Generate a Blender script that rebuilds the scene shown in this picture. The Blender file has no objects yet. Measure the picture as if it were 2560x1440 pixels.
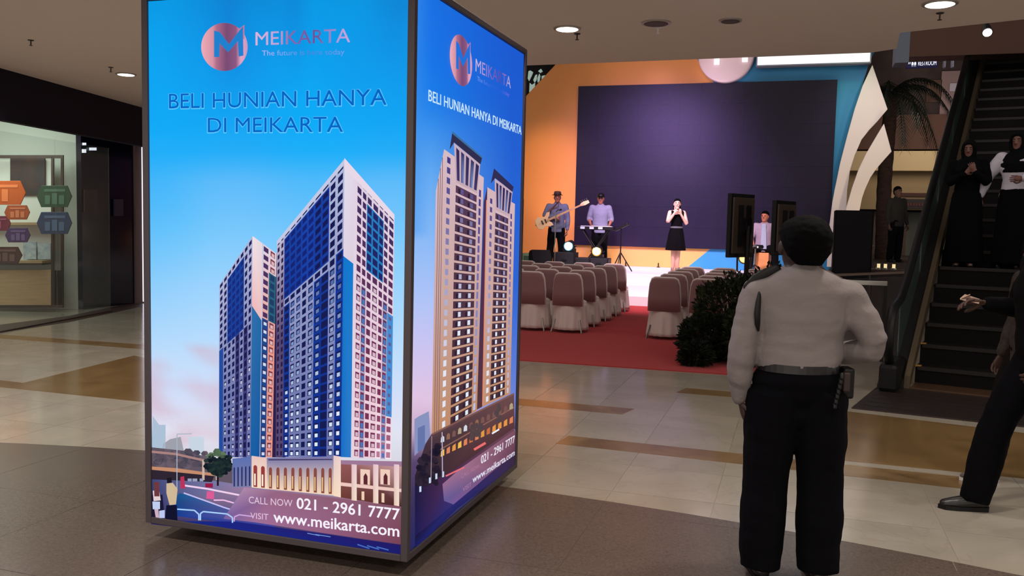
import bpy, math, random, os
import numpy as np
from mathutils import Vector, Matrix, noise
random.seed(7)
sc = bpy.context.scene
COL = sc.collection
R_ = math.radians
# ------------------------------------------------------------------ camera
FPX, CAMH = 2180.0, 1.62
PITCH, ROLL, YAW = R_(4.33), R_(1.33), R_(17.8)
fw = Vector((-math.sin(YAW)*math.cos(PITCH), math.cos(YAW)*math.cos(PITCH), -math.sin(PITCH)))
r0 = Vector((math.cos(YAW), math.sin(YAW), 0)); u0 = r0.cross(fw)
CR = r0*math.cos(ROLL) + u0*math.sin(ROLL); CU = u0*math.cos(ROLL) - r0*math.sin(ROLL)
CP = Vector((0, 0, CAMH))
cd = bpy.data.cameras.new('camera'); cam = bpy.data.objects.new('camera', cd); COL.objects.link(cam)
cam.matrix_world = Matrix(((CR.x, CU.x, -fw.x, CP.x), (CR.y, CU.y, -fw.y, CP.y), (CR.z, CU.z, -fw.z, CP.z), (0, 0, 0, 1)))
cd.sensor_width = 36; cd.lens = 36*FPX/2560; cd.clip_start = .05; cd.clip_end = 200
sc.camera = cam
# surveyed from the photograph: a pixel's ray met with a real plane (floor height, wall plane)
def ray(px, py): return fw + CR*((px-1280)/FPX) - CU*((py-720)/FPX)
def PZ(px, py, z=0.0): d = ray(px, py); return CP + d*((z-CAMH)/d.z)
def PY(px, py, y): d = ray(px, py); return CP + d*(y/d.y)
def PX(px, py, x): d = ray(px, py); return CP + d*(x/d.x)
def PP(px, py, p0, n): d = ray(px, py); return CP + d*((p0-CP).dot(n)/d.dot(n))
# ------------------------------------------------------------------ world, lights, exposure
w = bpy.data.worlds.new('world'); sc.world = w; w.use_nodes = True
w.node_tree.nodes['Background'].inputs[0].default_value = (.95, .86, .81, 1)
w.node_tree.nodes['Background'].inputs[1].default_value = .92
sc.view_settings.view_transform = 'Standard'; sc.view_settings.look = 'None'
sc.view_settings.exposure = 0; sc.view_settings.gamma = 1; sc.view_settings.use_curve_mapping = False
sc.cycles.use_denoising = True; sc.cycles.max_bounces = 6; sc.cycles.diffuse_bounces = 3; sc.cycles.glossy_bounces = 3
sc.cycles.sample_clamp_indirect = 3
def look(o, tgt): o.rotation_euler = (Vector(tgt)-o.location).to_track_quat('-Z', 'Y').to_euler()
def area(name, loc, tgt, size, power, col, sy=None, spread=180):
    l = bpy.data.lights.new(name, 'AREA'); l.energy = power; l.color = col; l.size = size
    if sy: l.shape = 'RECTANGLE'; l.size_y = sy
    l.spread = R_(spread)
    o = bpy.data.objects.new(name, l); COL.objects.link(o); o.location = loc; look(o, tgt); return o
def spot(name, loc, tgt, power, col, ang=40, blend=.6, rad=.08):
    l = bpy.data.lights.new(name, 'SPOT'); l.energy = power; l.color = col; l.spot_size = R_(ang); l.spot_blend = blend; l.shadow_soft_size = rad
    o = bpy.data.objects.new(name, l); COL.objects.link(o); o.location = loc; look(o, tgt); return o
# stage rig above the atrium
spot('stage_wash_light', (-2.6, 14.5, 6.5), (-2.6, 18.4, .6), 3400, (1, .78, .92), 52, .8, .3)
spot('stage_wash_light', (-4.6, 15.0, 6.5), (-4.8, 20.6, 1.4), 800, (1, .74, .62), 40, .9, .3)
spot('stage_wash_light', (-.6, 15.0, 6.5), (-.9, 20.4, 1.2), 600, (1, .80, .85), 40, .9, .3)
spot('led_wall_violet_light', (-3.6, 14.5, 5.0), (-3.3, 21.3, 2.4), 2300, (.58, .34, 1), 54, 1, .5)
spot('led_wall_rose_light', (-4.0, 20.3, .75), (-3.8, 21.3, 1.8), 26, (1, .3, .6), 100, 1, .1)
spot('added_led_top_light', (-3.3, 20.2, 6.1), (-3.25, 21.3, 4.7), 36, (.62, .55, 1), 40, .8, .25)  # added spot, makes the highlight along the top of the screen
spot('backdrop_amber_light', (-6.6, 18.2, 5.6), (-5.75, 21.3, 2.4), 420, (1, .58, .30), 46, .9, .2)
spot('backdrop_amber_light', (-5.6, 20.3, .75), (-5.72, 21.3, 2.9), 60, (1, .74, .42), 75, 1, .1)
spot('backdrop_top_light', (-3.2, 18.4, 7.2), (-3.2, 21.3, 5.1), 110, (1, .70, .55), 75, .9, .3)
spot('added_green_tint_light', (1.0, 20.3, 6.2), (1.0, 21.3, 5.0), 26, (.2, 1, .35), 60, 1, .1)  # added spot, gives the panel its green tint under the sign
spot('backdrop_blue_light', (1.6, 18.6, 6.4), (1.1, 21.3, 3.0), 150, (1, .95, .9), 55, .9, .3)
spot('stage_front_light', (-3.0, 17.2, 4.6), (-2.9, 21.3, .85), 420, (1, .82, .8), 60, .9, .3)
spot('leaf_warm_light', (2.1, 18.3, .9), (1.6, 20.9, 3.0), 130, (1, .78, .45), 55, .9, .15)
spot('leaf_top_light', (2.4, 17.5, 6.4), (1.6, 20.9, 4.2), 230, (1, .86, .74), 40, .9, .2)
area('atrium_light', (-2.5, 12.5, 7.5), (-2.5, 13.2, 0), 5, 90, (1, .85, .78))
area('added_fill_behind_light', (-1.0, -5.5, 1.7), (-1.5, 5, 1.8), 9, 90, (1, .86, .74), 2.4)  # added fill light behind the camera, lifts ceiling, floor and backs
area('shop_interior_light', (-11.6, 9.6, 3.05), (-12.0, 10.4, 0), 1.6, 62, (.80, 1, .88))
for ix in range(6):            # added grid of unseen downlights, brightening the floor and, by bounce, the ceiling
    for iy in range(4):
        if (ix, iy) in ((3, 3), (4, 3)): continue
        spot('added_downlight', (-8.2+2.2*ix, -.6+2.6*iy, 3.2), (-8.2+2.2*ix, -.6+2.6*iy, 0), 130, (1, .92, .84), 150, 1, .09)
area('far_shop_light', (3.4, 24.0, 4.6), (3.3, 27.0, 2.8), 1.6, 52, (1, .88, .74))
# ------------------------------------------------------------------ materials
def lin(c):
    c = c/255.0
    return c/12.92 if c <= .04045 else ((c+.055)/1.055)**2.4
def L(rgb): return (lin(rgb[0]), lin(rgb[1]), lin(rgb[2]), 1)
_m = {}
def mat(name, rgb, rough=.6, metal=0, var=0, scale=8, bump=0, bscale=40, emit=None, es=1, coat=0, spec=.5, alpha=1, trans=0, rgb2=None, stretch=None, sheen=0):
    if name in _m: return _m[name]
    m = bpy.data.materials.new(name); m.use_nodes = True; nt = m.node_tree; b = nt.nodes['Principled BSDF']
    b.inputs['Base Color'].default_value = L(rgb); b.inputs['Roughness'].default_value = rough; b.inputs['Metallic'].default_value = metal
    b.inputs['Specular IOR Level'].default_value = spec; b.inputs['Coat Weight'].default_value = coat; b.inputs['Alpha'].default_value = alpha
    b.inputs['Transmission Weight'].default_value = trans; b.inputs['Sheen Weight'].default_value = sheen
    tc = nt.nodes.new('ShaderNodeTexCoord'); mp = nt.nodes.new('ShaderNodeMapping'); nt.links.new(tc.outputs['Object'], mp.inputs[0])
    if stretch: mp.inputs['Scale'].default_value = stretch
    if var or rgb2:
        n = nt.nodes.new('ShaderNodeTexNoise'); n.inputs['Scale'].default_value = scale; n.inputs['Detail'].default_value = 6
        nt.links.new(mp.outputs[0], n.inputs['Vector'])
        r = nt.nodes.new('ShaderNodeValToRGB'); r.color_ramp.elements[0].position = .3; r.color_ramp.elements[1].position = .7
        a = L(rgb); c2 = L(rgb2) if rgb2 else tuple(min(1, v*(1+var)) for v in a[:3])+(1,)
        a = a if rgb2 else tuple(v*(1-var) for v in a[:3])+(1,)
        r.color_ramp.elements[0].color = a; r.color_ramp.elements[1].color = c2
        nt.links.new(n.outputs['Fac'], r.inputs[0]); nt.links.new(r.outputs[0], b.inputs['Base Color'])
    if bump:
        n2 = nt.nodes.new('ShaderNodeTexNoise'); n2.inputs['Scale'].default_value = bscale; n2.inputs['Detail'].default_value = 4
        nt.links.new(mp.outputs[0], n2.inputs['Vector'])
        bp = nt.nodes.new('ShaderNodeBump'); bp.inputs['Strength'].default_value = bump; bp.inputs['Distance'].default_value = .01
        nt.links.new(n2.outputs['Fac'], bp.inputs['Height']); nt.links.new(bp.outputs[0], b.inputs['Normal'])
    if emit: b.inputs['Emission Color'].default_value = L(emit); b.inputs['Emission Strength'].default_value = es
    _m[name] = m; return m
def marble(name, c1, c2, vein, rough=.12, scale=1.2):
    m = bpy.data.materials.new(name); m.use_nodes = True; nt = m.node_tree; b = nt.nodes['Principled BSDF']
    g = nt.nodes.new('ShaderNodeNewGeometry'); oi = nt.nodes.new('ShaderNodeObjectInfo')
    ad = nt.nodes.new('ShaderNodeVectorMath'); ad.operation = 'MULTIPLY_ADD'; ad.inputs[1].default_value = (7, 7, 7)
    cb = nt.nodes.new('ShaderNodeCombineXYZ'); nt.links.new(oi.outputs['Random'], cb.inputs[0]); nt.links.new(oi.outputs['Random'], cb.inputs[1])
    nt.links.new(cb.outputs[0], ad.inputs[0]); nt.links.new(g.outputs['Position'], ad.inputs[2])
    n = nt.nodes.new('ShaderNodeTexNoise'); n.inputs['Scale'].default_value = scale; n.inputs['Detail'].default_value = 9; n.inputs['Distortion'].default_value = 1.2
    nt.links.new(ad.outputs[0], n.inputs['Vector'])
    r = nt.nodes.new('ShaderNodeValToRGB'); e = r.color_ramp.elements; e[0].position = .32; e[0].color = L(c1); e[1].position = .68; e[1].color = L(c2)
    nt.links.new(n.outputs['Fac'], r.inputs[0])
    wv = nt.nodes.new('ShaderNodeTexNoise'); wv.inputs['Scale'].default_value = scale*.9; wv.inputs['Detail'].default_value = 5; wv.inputs['Distortion'].default_value = 2.5
    nt.links.new(ad.outputs[0], wv.inputs['Vector'])
    r2 = nt.nodes.new('ShaderNodeValToRGB'); e = r2.color_ramp.elements; e[0].position = .485; e[0].color = (0, 0, 0, 1); e[1].position = .5; e[1].color = (.16, .16, .16, 1)
    k = r2.color_ramp.elements.new(.515); k.color = (0, 0, 0, 1)
    nt.links.new(wv.outputs['Fac'], r2.inputs[0])
    mx = nt.nodes.new('ShaderNodeMixRGB'); mx.inputs[2].default_value = L(vein)
    nt.links.new(r2.outputs[0], mx.inputs[0]); nt.links.new(r.outputs[0], mx.inputs[1]); nt.links.new(mx.outputs[0], b.inputs['Base Color'])
    b.inputs['Roughness'].default_value = rough
    return m
M_cream = marble('cream_marble', (152, 144, 130), (166, 158, 144), (120, 106, 90), .14)
M_tan = marble('tan_marble', (116, 92, 60), (140, 114, 80), (92, 68, 44), .15, 2.5)
M_brown = marble('brown_marble', (108, 84, 52), (128, 102, 66), (84, 60, 36), .15, 1.6)
M_gran = marble('brown_granite', (84, 73, 66), (102, 90, 82), (72, 61, 55), .22, 70)
M_ceil = mat('ceiling_plaster', (224, 212, 204), .9, bump=.05, bscale=120)
M_kfr = mat('bronze_frame', (78, 70, 74), .5, .25)
M_black = mat('black_plastic', (10, 9, 11), .5, spec=.3)
M_blackm = mat('black_matte', (9, 8, 10), .9, var=.2, spec=.2)
M_grille = mat('speaker_grille', (20, 18, 22), .8, spec=.2, bump=.6, bscale=300)
M_chrome = mat('brushed_steel', (170, 168, 162), .28, 1)
M_cover = mat('white_chair_cover', (208, 192, 186), .85, bump=.3, bscale=35, sheen=.2)
M_covback = mat('cover_over_maroon_upholstery', (136, 100, 101), .85, bump=.2, bscale=30, sheen=.2)
M_carpet = mat('red_carpet', (166, 18, 22), .95, var=.12, scale=60, bump=.5, bscale=400, sheen=.1)
M_white = mat('white_stage_panel', (236, 230, 234), .5)
M_leafw = mat('white_leaf_board', (228, 218, 214), .6)
M_or = mat('orange_backdrop', (226, 150, 78), .6)
M_yel = mat('amber_backdrop', (222, 164, 88), .6)
M_bl = mat('blue_backdrop', (42, 138, 190), .55)
M_teal = mat('teal_backdrop', (30, 140, 130), .55)
M_led = mat('led_wall', (30, 24, 46), .36, spec=.2, var=.06, scale=3, bump=.15, bscale=90)
M_wall = mat('cool_white_wall', (196, 200, 190), .8)
M_dark = mat('dark_fascia', (18, 15, 28), .7, spec=.2)
M_navy = mat('dark_navy_glass', (10, 12, 34), .15)
M_wood = mat('light_wood', (176, 146, 108), .5, var=.12, scale=3, stretch=(1, 1, 12))
M_dwood = mat('dark_wood', (60, 42, 36), .5, var=.15, scale=4)
M_beige = mat('beige_fascia', (204, 178, 134), .7)
M_brwall = mat('brown_wall', (74, 54, 48), .8, var=.1, scale=1)
M_far = mat('dim_far_wall', (40, 32, 32), .9, var=.2, scale=.6)
def glassmat(name, tint, a=.22, rough=.05):
    m = bpy.data.materials.new(name); m.use_nodes = True; nt = m.node_tree; b = nt.nodes['Principled BSDF']
    b.inputs['Base Color'].default_value = L(tint); b.inputs['Roughness'].default_value = rough; b.inputs['Alpha'].default_value = a
    return m
M_glass = glassmat('shop_glass', (150, 165, 155), .10)
M_gglass = glassmat('green_tinted_glass', (70, 92, 84), .55)
# ------------------------------------------------------------------ mesh helpers
TS_ = bpy.data.scenes.new('workbench'); TVL = TS_.view_layers[0]
def bake(o):
    TS_.collection.objects.link(o); TVL.update(); dg = TVL.depsgraph; dg.update()
    me = bpy.data.meshes.new_from_object(o.evaluated_get(dg)); bpy.data.objects.remove(o); return me
class M:
    def __init__(s): s.v = []; s.f = []
    def add(s, vs, fs):
        b = len(s.v); s.v += [tuple(v) for v in vs]; s.f += [tuple(i+b for i in f) for f in fs]; return s
    def box(s, x0, x1, y0, y1, z0, z1):
        return s.add([(x0,y0,z0),(x1,y0,z0),(x1,y1,z0),(x0,y1,z0),(x0,y0,z1),(x1,y0,z1),(x1,y1,z1),(x0,y1,z1)],
              [(3,2,1,0),(4,5,6,7),(0,1,5,4),(1,2,6,5),(2,3,7,6),(3,0,4,7)])
    def prism(s, pts, vec):
        pts = [Vector(p) for p in pts]; vec = Vector(vec); n = len(pts)
        nn = Vector((0,0,0))
        for i in range(n): nn += pts[i].cross(pts[(i+1) % n])
        if nn.dot(vec) < 0: pts = pts[::-1]
        s.add(pts + [p+vec for p in pts], [tuple(range(n))[::-1], tuple(range(n, 2*n))] + [(i, (i+1) % n, (i+1) % n+n, i+n) for i in range(n)]); return s
    def tube(s, pts, rad, seg=10, flat=1.0, up=None, dome=True):
        pts = [Vector(p) for p in pts]
        if not isinstance(rad, (list, tuple)): rad = [rad]*len(pts)
        P = list(pts); Rr = list(rad)
        if dome:
            d0 = (pts[0]-pts[1]).normalized(); d1 = (pts[-1]-pts[-2]).normalized()
            P = [pts[0]+d0*rad[0]*.85, pts[0]+d0*rad[0]*.5] + P + [pts[-1]+d1*rad[-1]*.5, pts[-1]+d1*rad[-1]*.85]
            Rr = [rad[0]*.45, rad[0]*.85] + Rr + [rad[-1]*.85, rad[-1]*.45]
        a = None; vs = []; fs = []
        for i, p in enumerate(P):
            t = (P[min(i+1, len(P)-1)]-P[max(i-1, 0)]).normalized()
            if a is None:
                ref = Vector(up) if up else (Vector((0,0,1)) if abs(t.z) < .9 else Vector((0,1,0)))
                a = t.cross(ref).normalized()
            a = (a-t*a.dot(t)).normalized(); b = t.cross(a)
            for k in range(seg):
                th = 2*math.pi*k/seg; vs.append(p + a*(math.cos(th)*Rr[i]) + b*(math.sin(th)*Rr[i]*flat))
        n = len(P)
        for i in range(n-1):
            for k in range(seg): fs.append((i*seg+k, i*seg+(k+1) % seg, (i+1)*seg+(k+1) % seg, (i+1)*seg+k))
        fs.append(tuple(range(seg))[::-1]); fs.append(tuple((n-1)*seg+k for k in range(seg)))
        return s.add(vs, fs)
    def rings(s, rs, seg=24, mtx=None, rip=None):
        vs = []; fs = []; n = len(rs)
        for i, (cx, cy, z, rx, ry) in enumerate(rs):
            for k in range(seg):
                th = 2*math.pi*k/seg; q = 1+(rip(th, i) if rip else 0)
                v = Vector((cx+math.cos(th)*rx*q, cy+math.sin(th)*ry*q, z)); vs.append(mtx @ v if mtx else v)
        for i in range(n-1):
            for k in range(seg): fs.append((i*seg+k, i*seg+(k+1) % seg, (i+1)*seg+(k+1) % seg, (i+1)*seg+k))
        fs.append(tuple(range(seg))[::-1]); fs.append(tuple((n-1)*seg+k for k in range(seg)))
        return s.add(vs, fs)
    def ell(s, c, r, seg=14, mtx=None):
        n = 8; c = Vector(c)
        rs = [(c.x, c.y, c.z+r[2]*math.sin(a), r[0]*math.cos(a), r[1]*math.cos(a)) for a in [(-.485+.97*i/n)*math.pi for i in range(n+1)]]
        return s.rings(rs, seg, mtx)
    def build(s, name, m, parent=None, smooth=False, vox=0, it=0, wr=0, wrs=7, bevel=0, extra=None, dirn=None):
        me = bpy.data.meshes.new(name); me.from_pydata(s.v, [], s.f); me.update()
        if vox:
            o = bpy.data.objects.new('tmp', me)
            md = o.modifiers.new('r', 'REMESH'); md.mode = 'VOXEL'; md.voxel_size = vox
            if it: sm = o.modifiers.new('s', 'SMOOTH'); sm.iterations = it; sm.factor = .6
            me2 = bake(o); bpy.data.meshes.remove(me); me = me2; me.name = name
            if wr:
                nv = len(me.vertices); co = np.empty(nv*3, np.float32); me.vertices.foreach_get('co', co); no = np.empty(nv*3, np.float32); me.vertices.foreach_get('normal', no)
                co = co.reshape(-1, 3); no = no.reshape(-1, 3); hh = np.empty((nv, 1), np.float32)
                for i_, c in enumerate(co.tolist()):
                    q = Vector((c[0]*wrs*.8, c[1]*wrs*.8, c[2]*wrs*1.7)); hh[i_] = noise.noise(q) + .5*noise.noise(q*2.3)
                me.vertices.foreach_set('co', (co+no*hh*wr).ravel()); me.update()
            if extra:
                b = len(me.vertices)
                vs = [tuple(v.co) for v in me.vertices]+extra.v; fs = [tuple(p.vertices) for p in me.polygons]+[tuple(i+b for i in f) for f in extra.f]
                me = bpy.data.meshes.new(name); me.from_pydata(vs, [], fs); me.update()
            smooth = True
        if smooth: me.polygons.foreach_set('use_smooth', [True]*len(me.polygons))
        me.materials.append(m)
        o = bpy.data.objects.new(name, me); COL.objects.link(o)
        if parent: o.parent = parent
        if bevel:
            bv = o.modifiers.new('b', 'BEVEL'); bv.width = bevel; bv.segments = 2; bv.limit_method = 'ANGLE'
        return o
def tag(o, label=None, cat=None, group=None, kind=None):
    if label: o['label'] = label
    if cat: o['category'] = cat
    if group: o['group'] = group
    if kind: o['kind'] = kind
    return o
def thing(name, label, cat, loc=(0,0,0), rz=0, group=None):
    o = bpy.data.objects.new(name, None); COL.objects.link(o); o.location = loc; o.rotation_euler = (0,0,rz); o.empty_display_size = .1
    return tag(o, label, cat, group)
def copy_tree(o, parent=None):
    c = o.copy(); COL.objects.link(c)
    if parent: c.parent = parent
    for ch in [x for x in COL.objects if x.parent == o]: copy_tree(ch, c)
    return c
def inst(me, name, parent, loc=(0,0,0)):
    o = bpy.data.objects.new(name, me); COL.objects.link(o); o.location = loc; o.parent = parent; return o
def text_mesh(s, off=0.0, space=1.0, res=3):
    c = bpy.data.curves.new('t', 'FONT'); c.body = s; c.offset = off; c.space_character = space; c.resolution_u = res; c.size = 1
    me = bake(bpy.data.objects.new('t', c))
    v = np.array([tuple(x.co) for x in me.vertices]); f = [tuple(p.vertices) for p in me.polygons]
    v[:, :2] -= v[:, :2].min(0); v[:, 0] /= v[:, 0].max(); v[:, 1] /= v[:, 1].max()
    return v, f
def text_obj(s, name, m, corner, xv, zv, parent=None, off=.0, nrm=None, depth=0, space=1.0):
    """corner: lower left, xv: width vector, zv: height vector"""
    v, f = text_mesh(s, off, space); mm = M(); corner = Vector(corner); xv = Vector(xv); zv = Vector(zv)
    mm.add([corner+xv*a+zv*b for a, b, _ in v], f)
    return mm.build(name, m, parent)
# ------------------------------------------------------------------ the setting
fl = M().box(-30, 30, -6, 45, -.12, -.004).build('floor', mat('mortar_bed', (120, 108, 90), .6)); tag(fl, kind='structure')
TS = .61
def tilemesh(nm, m, sx, sy, g=.0022, h=.004):
    me = M().box(g, sx-g, g, sy-g, -h, 0).build(nm, m); d = me.data; bpy.data.objects.remove(me); return d
tm_c = tilemesh('floor_tile', M_cream, TS, TS)
CX, CY, CRAD = -2.1, 4.99-13.0, 13.0
def granite_y(x): return CY+math.sqrt(CRAD**2-(x-CX)**2)
n = 0
for j in range(0, 16):
    for i in range(-17, 5):
        x = -.983+i*TS; y = 3.93+j*TS
        if y+TS < min(granite_y(x), granite_y(x+TS))-.02: continue
        p = PZ
        if y > 9.8 and -4 < x < 1: continue
        if y > 9.9 and x > -8: continue
        if y > 8.6 and x > 1.5: continue
        if n >= 295: continue
        n += 1; inst(tm_c, 'floor_tile', fl, (x, y, 0))
# rest of the cream floor, too far off to tell the tiles apart
M().box(-14, 12, 3.3, 40, -.0045, -.0025).build('far_paving', M_cream, fl)
def clip(poly, a, b, c):      # keep a*x+b*y<=c
    out = []
    for i in range(len(poly)):
        p, q = poly[i], poly[(i+1) % len(poly)]; dp = a*p[0]+b*p[1]-c; dq = a*q[0]+b*q[1]-c
        if dp <= 0: out.append(p)
        if dp*dq < 0: t = dp/(dp-dq); out.append((p[0]+(q[0]-p[0])*t, p[1]+(q[1]-p[1])*t))
    return out
for j in range(-1, 5):
    for i in range(-9, 5):
        x = -.983+i*.9; y = 1.35+j*.9-.2; g = .0015
        poly = [(x+g, y+g), (x+.9-g, y+g), (x+.9-g, y+.9-g), (x+g, y+.9-g)]
        for k in range(40):
            a = math.pi/2+(k-20)*.035; nx, ny = math.cos(a), math.sin(a)
            poly = clip(poly, nx, ny, nx*CX+ny*CY+CRAD)
            if len(poly) < 3: break
        if len(poly) >= 3: M().prism([(a, b, -.003) for a, b in poly], (0, 0, .0045)).build('granite_slab', M_gran, fl)
def inlay(pts, m, name='marble_inlay', h=.0012):
    M().prism([(a, b, -.002) for a, b in pts], (0, 0, .002+h)).build(name, m, fl)
inlay([(-3.2, 7.57), (-1.27, 7.57), (-1.33, 7.30), (-3.2, 7.30)], M_tan)
inlay([(-1.57, 6.39), (1.12, 6.34), (1.12, 6.04), (-1.60, 6.12)], M_tan)
inlay([(-.96, 8.77), (.5, 8.74), (.5, 8.47), (-1.03, 8.48)], M_tan)
inlay([(.05, 6.75), (.33, 8.3), (1.9, 7.95), (3.4, 7.6), (3.4, 6.46), (.35, 6.46)], M_brown)
inlay([(-.22, 6.62), (.0, 6.62), (.0, 6.9)], M_tan)
inlay([(-8.2, 6.40), (-6.85, 6.33), (-7.1, 8.07), (-6.9, 8.0), (-5.15, 6.09), (-8.0, 6.10)], M_brown)
inlay([(-11.5, 8.70), (-9.45, 8.45), (-7.37, 8.50), (-6.0, 8.5), (-6.0, 8.78), (-7.58, 8.80), (-9.75, 8.72)], M_tan)
inlay([tuple(PZ(*q)[:2]) for q in [(0, 832), (170, 806), (357, 766), (357, 752), (170, 790), (0, 812)]], M_dwood, 'dark_inlay')
# ceiling slab
c1 = M().prism([(-16, -5, 3.25), (12, -5, 3.25), (12, 3.8, 3.25), (1.6, 7.64, 3.25), (.757, 7.95, 3.25), (.80, 8.63, 3.25), (.59, 8.78, 3.25), (-7.4, 8.9, 3.25), (-7.4, 20, 3.25), (-16, 20, 3.25)], (0, 0, .5)).build('ceiling', M_ceil)
tag(c1, kind='structure')
def fbox(px0, py0, px1, py1, y, d, name, m, parent=None, **k):
    a = PY(px0, py0, y); b = PY(px1, py1, y)
    return M().box(min(a.x, b.x), max(a.x, b.x), y, y+d, min(a.z, b.z), max(a.z, b.z)).build(name, m, parent, **k)
tag(M().box(-30, 30, 29, 29.3, -.1, 14).build('wall_back', M_far), kind='structure')
tag(M().box(-30, 30, 9.4, 29.3, 9.0, 9.2).build('ceiling_atrium', M_far), kind='structure')
# upper storey slab and bulkhead over the right side void
tag(fbox(2180, 128, 2470, -200, 9.2, .5, 'wall_right_bulkhead', M_far), kind='structure') if 0 else None
# ------------------------------------------------------------------ downlights and sprinklers
def downlight(px, py, lab, rad=.095, on=True):
    p = PZ(px, py, 3.245); t = thing('ceiling_downlight', lab, 'ceiling light', (p.x, p.y, 3.25), 0, None)
    a = M(); seg = 28
    rs = [(0, 0, .002, rad*1.22, rad*1.22), (0, 0, -.010, rad*1.2, rad*1.2), (0, 0, -.012, rad*1.0, rad*1.0)]
    a.rings(rs, seg); a.build('trim_ring', mat('trim_ring', (150, 140, 130), .4), t, smooth=False)
    M().rings([(0, 0, -.0125, rad*.98, rad*.98), (0, 0, -.016, rad*.9, rad*.9)], seg).build('lamp', mat('lamp_glow', (255, 250, 235), .5, emit=(255, 248, 232), es=6) if on else mat('lamp_off', (70, 60, 56), .6), t)
    if on:
        l = bpy.data.lights.new('downlight', 'SPOT'); l.energy = 26; l.color = (1, .86, .70); l.spot_size = R_(120); l.spot_blend = .8; l.shadow_soft_size = .09
        o = bpy.data.objects.new('downlight_bulb', l); COL.objects.link(o); o.parent = t; o.location = (0, 0, -.03)
    return t
downlight(1418, 72, 'bright round downlight in the ceiling above the amber part of the stage')
downlight(2350, 10, 'large bright oval downlight at the top right, above the escalator', .1)
downlight(315, 186, 'bright downlight at the left, between the shopfront and the tall light box')
downlight(1640, 58, 'unlit dark round ceiling fitting above the screen, beside a small white sprinkler', .1, False)
downlight(1826, 52, 'unlit brownish round ceiling fitting above the round stage emblem', .075, False)
def sprinkler(px, py, m, lab):
    p = PZ(px, py, 3.25); t = thing('sprinkler_head', lab, 'sprinkler', (p.x, p.y, 3.25))
    M().rings([(0, 0, .001, .03, .03), (0, 0, -.006, .026, .026)], 14).build('escutcheon', m, t)
    M().tube([(0, 0, -.002), (0, 0, -.05)], .006, 8, dome=False).rings([(0, 0, -.05, .016, .016), (0, 0, -.054, .016, .016)], 12).build('deflector', m, t)
sprinkler(1443, 84, M_black, 'small black sprinkler head beside the lit downlight left of the stage screen')
sprinkler(1645, 68, mat('white_metal', (225, 220, 220), .4), 'small white sprinkler head below the unlit fitting')
sprinkler(2350, 32, mat('dark_metal', (50, 42, 38), .5), 'small dark sprinkler head under the large downlight')
sprinkler(77, 100, mat('dark_metal', (50, 42, 38), .5), 'small dark sprinkler head in the ceiling at the far left edge')
sprinkler(277, 168, mat('dark_metal', (50, 42, 38), .5), 'small dark sprinkler head just left of the left downlight')
# ------------------------------------------------------------------ light box kiosk
KX0, KX1, KY0, KY1, KZ0, KZ1 = -3.02, -1.59, 3.50, 5.15, .08, 2.665
kiosk = thing('advertising_light_box', 'tall four-sided backlit advertising box with blue skyscraper posters in bronze frame', 'light box', ((KX0+KX1)/2, (KY0+KY1)/2, 0))
KC = kiosk.location
def kpart(mm, name, m, **k):
    mm.v = [(a-KC.x, b-KC.y, c) for a, b, c in mm.v]; return mm.build(name, m, kiosk, **k)
e = .034
kpart(M().box(KX0+.03, KX1-.03, KY0+.03, KY1-.03, KZ0+.03, KZ1-.03), 'body', mat('box_body', (60, 52, 50), .6))
for (x0, x1, y0, y1) in ((KX0, KX0+e, KY0, KY0+e), (KX1-e, KX1, KY0, KY0+e), (KX1-e, KX1, KY1-e, KY1), (KX0, KX0+e, KY1-e, KY1)):
    kpart(M().box(x0, x1, y0, y1, KZ0, KZ1), 'corner_post', M_kfr, bevel=.004)
for z0 in (KZ0, KZ1-.032):
    for (x0, x1, y0, y1) in ((KX0+e, KX1-e, KY0, KY0+e), (KX0+e, KX1-e, KY1-e, KY1), (KX0, KX0+e, KY0+e, KY1-e), (KX1-e, KX1, KY0+e, KY1-e)):
        kpart(M().box(x0, x1, y0, y1, z0, z0+.032), 'frame_rail', M_kfr, bevel=.003)
for (x, y) in ((KX0+.25, KY0+.2), (KX1-.25, KY0+.2), (KX0+.25, KY1-.2), (KX1-.25, KY1-.2)):
    kpart(M().tube([(x-.02, y, .035), (x+.02, y, .035)], .034, 14, dome=False).box(x-.028, x+.028, y-.03, y+.03, .05, .082), 'caster', M_black)
def print_mat():
    m = bpy.data.materials.new('backlit_print'); m.use_nodes = True; nt = m.node_tree; b = nt.nodes['Principled BSDF']
    a = nt.nodes.new('ShaderNodeAttribute'); a.attribute_name = 'ink'
    nt.links.new(a.outputs['Color'], b.inputs['Emission Color']); b.inputs['Emission Strength'].default_value = 1.0
    b.inputs['Base Color'].default_value = (0, 0, 0, 1); b.inputs['Roughness'].default_value = .5; b.inputs['Specular IOR Level'].default_value = .04
    return m
M_print = print_mat()
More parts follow.
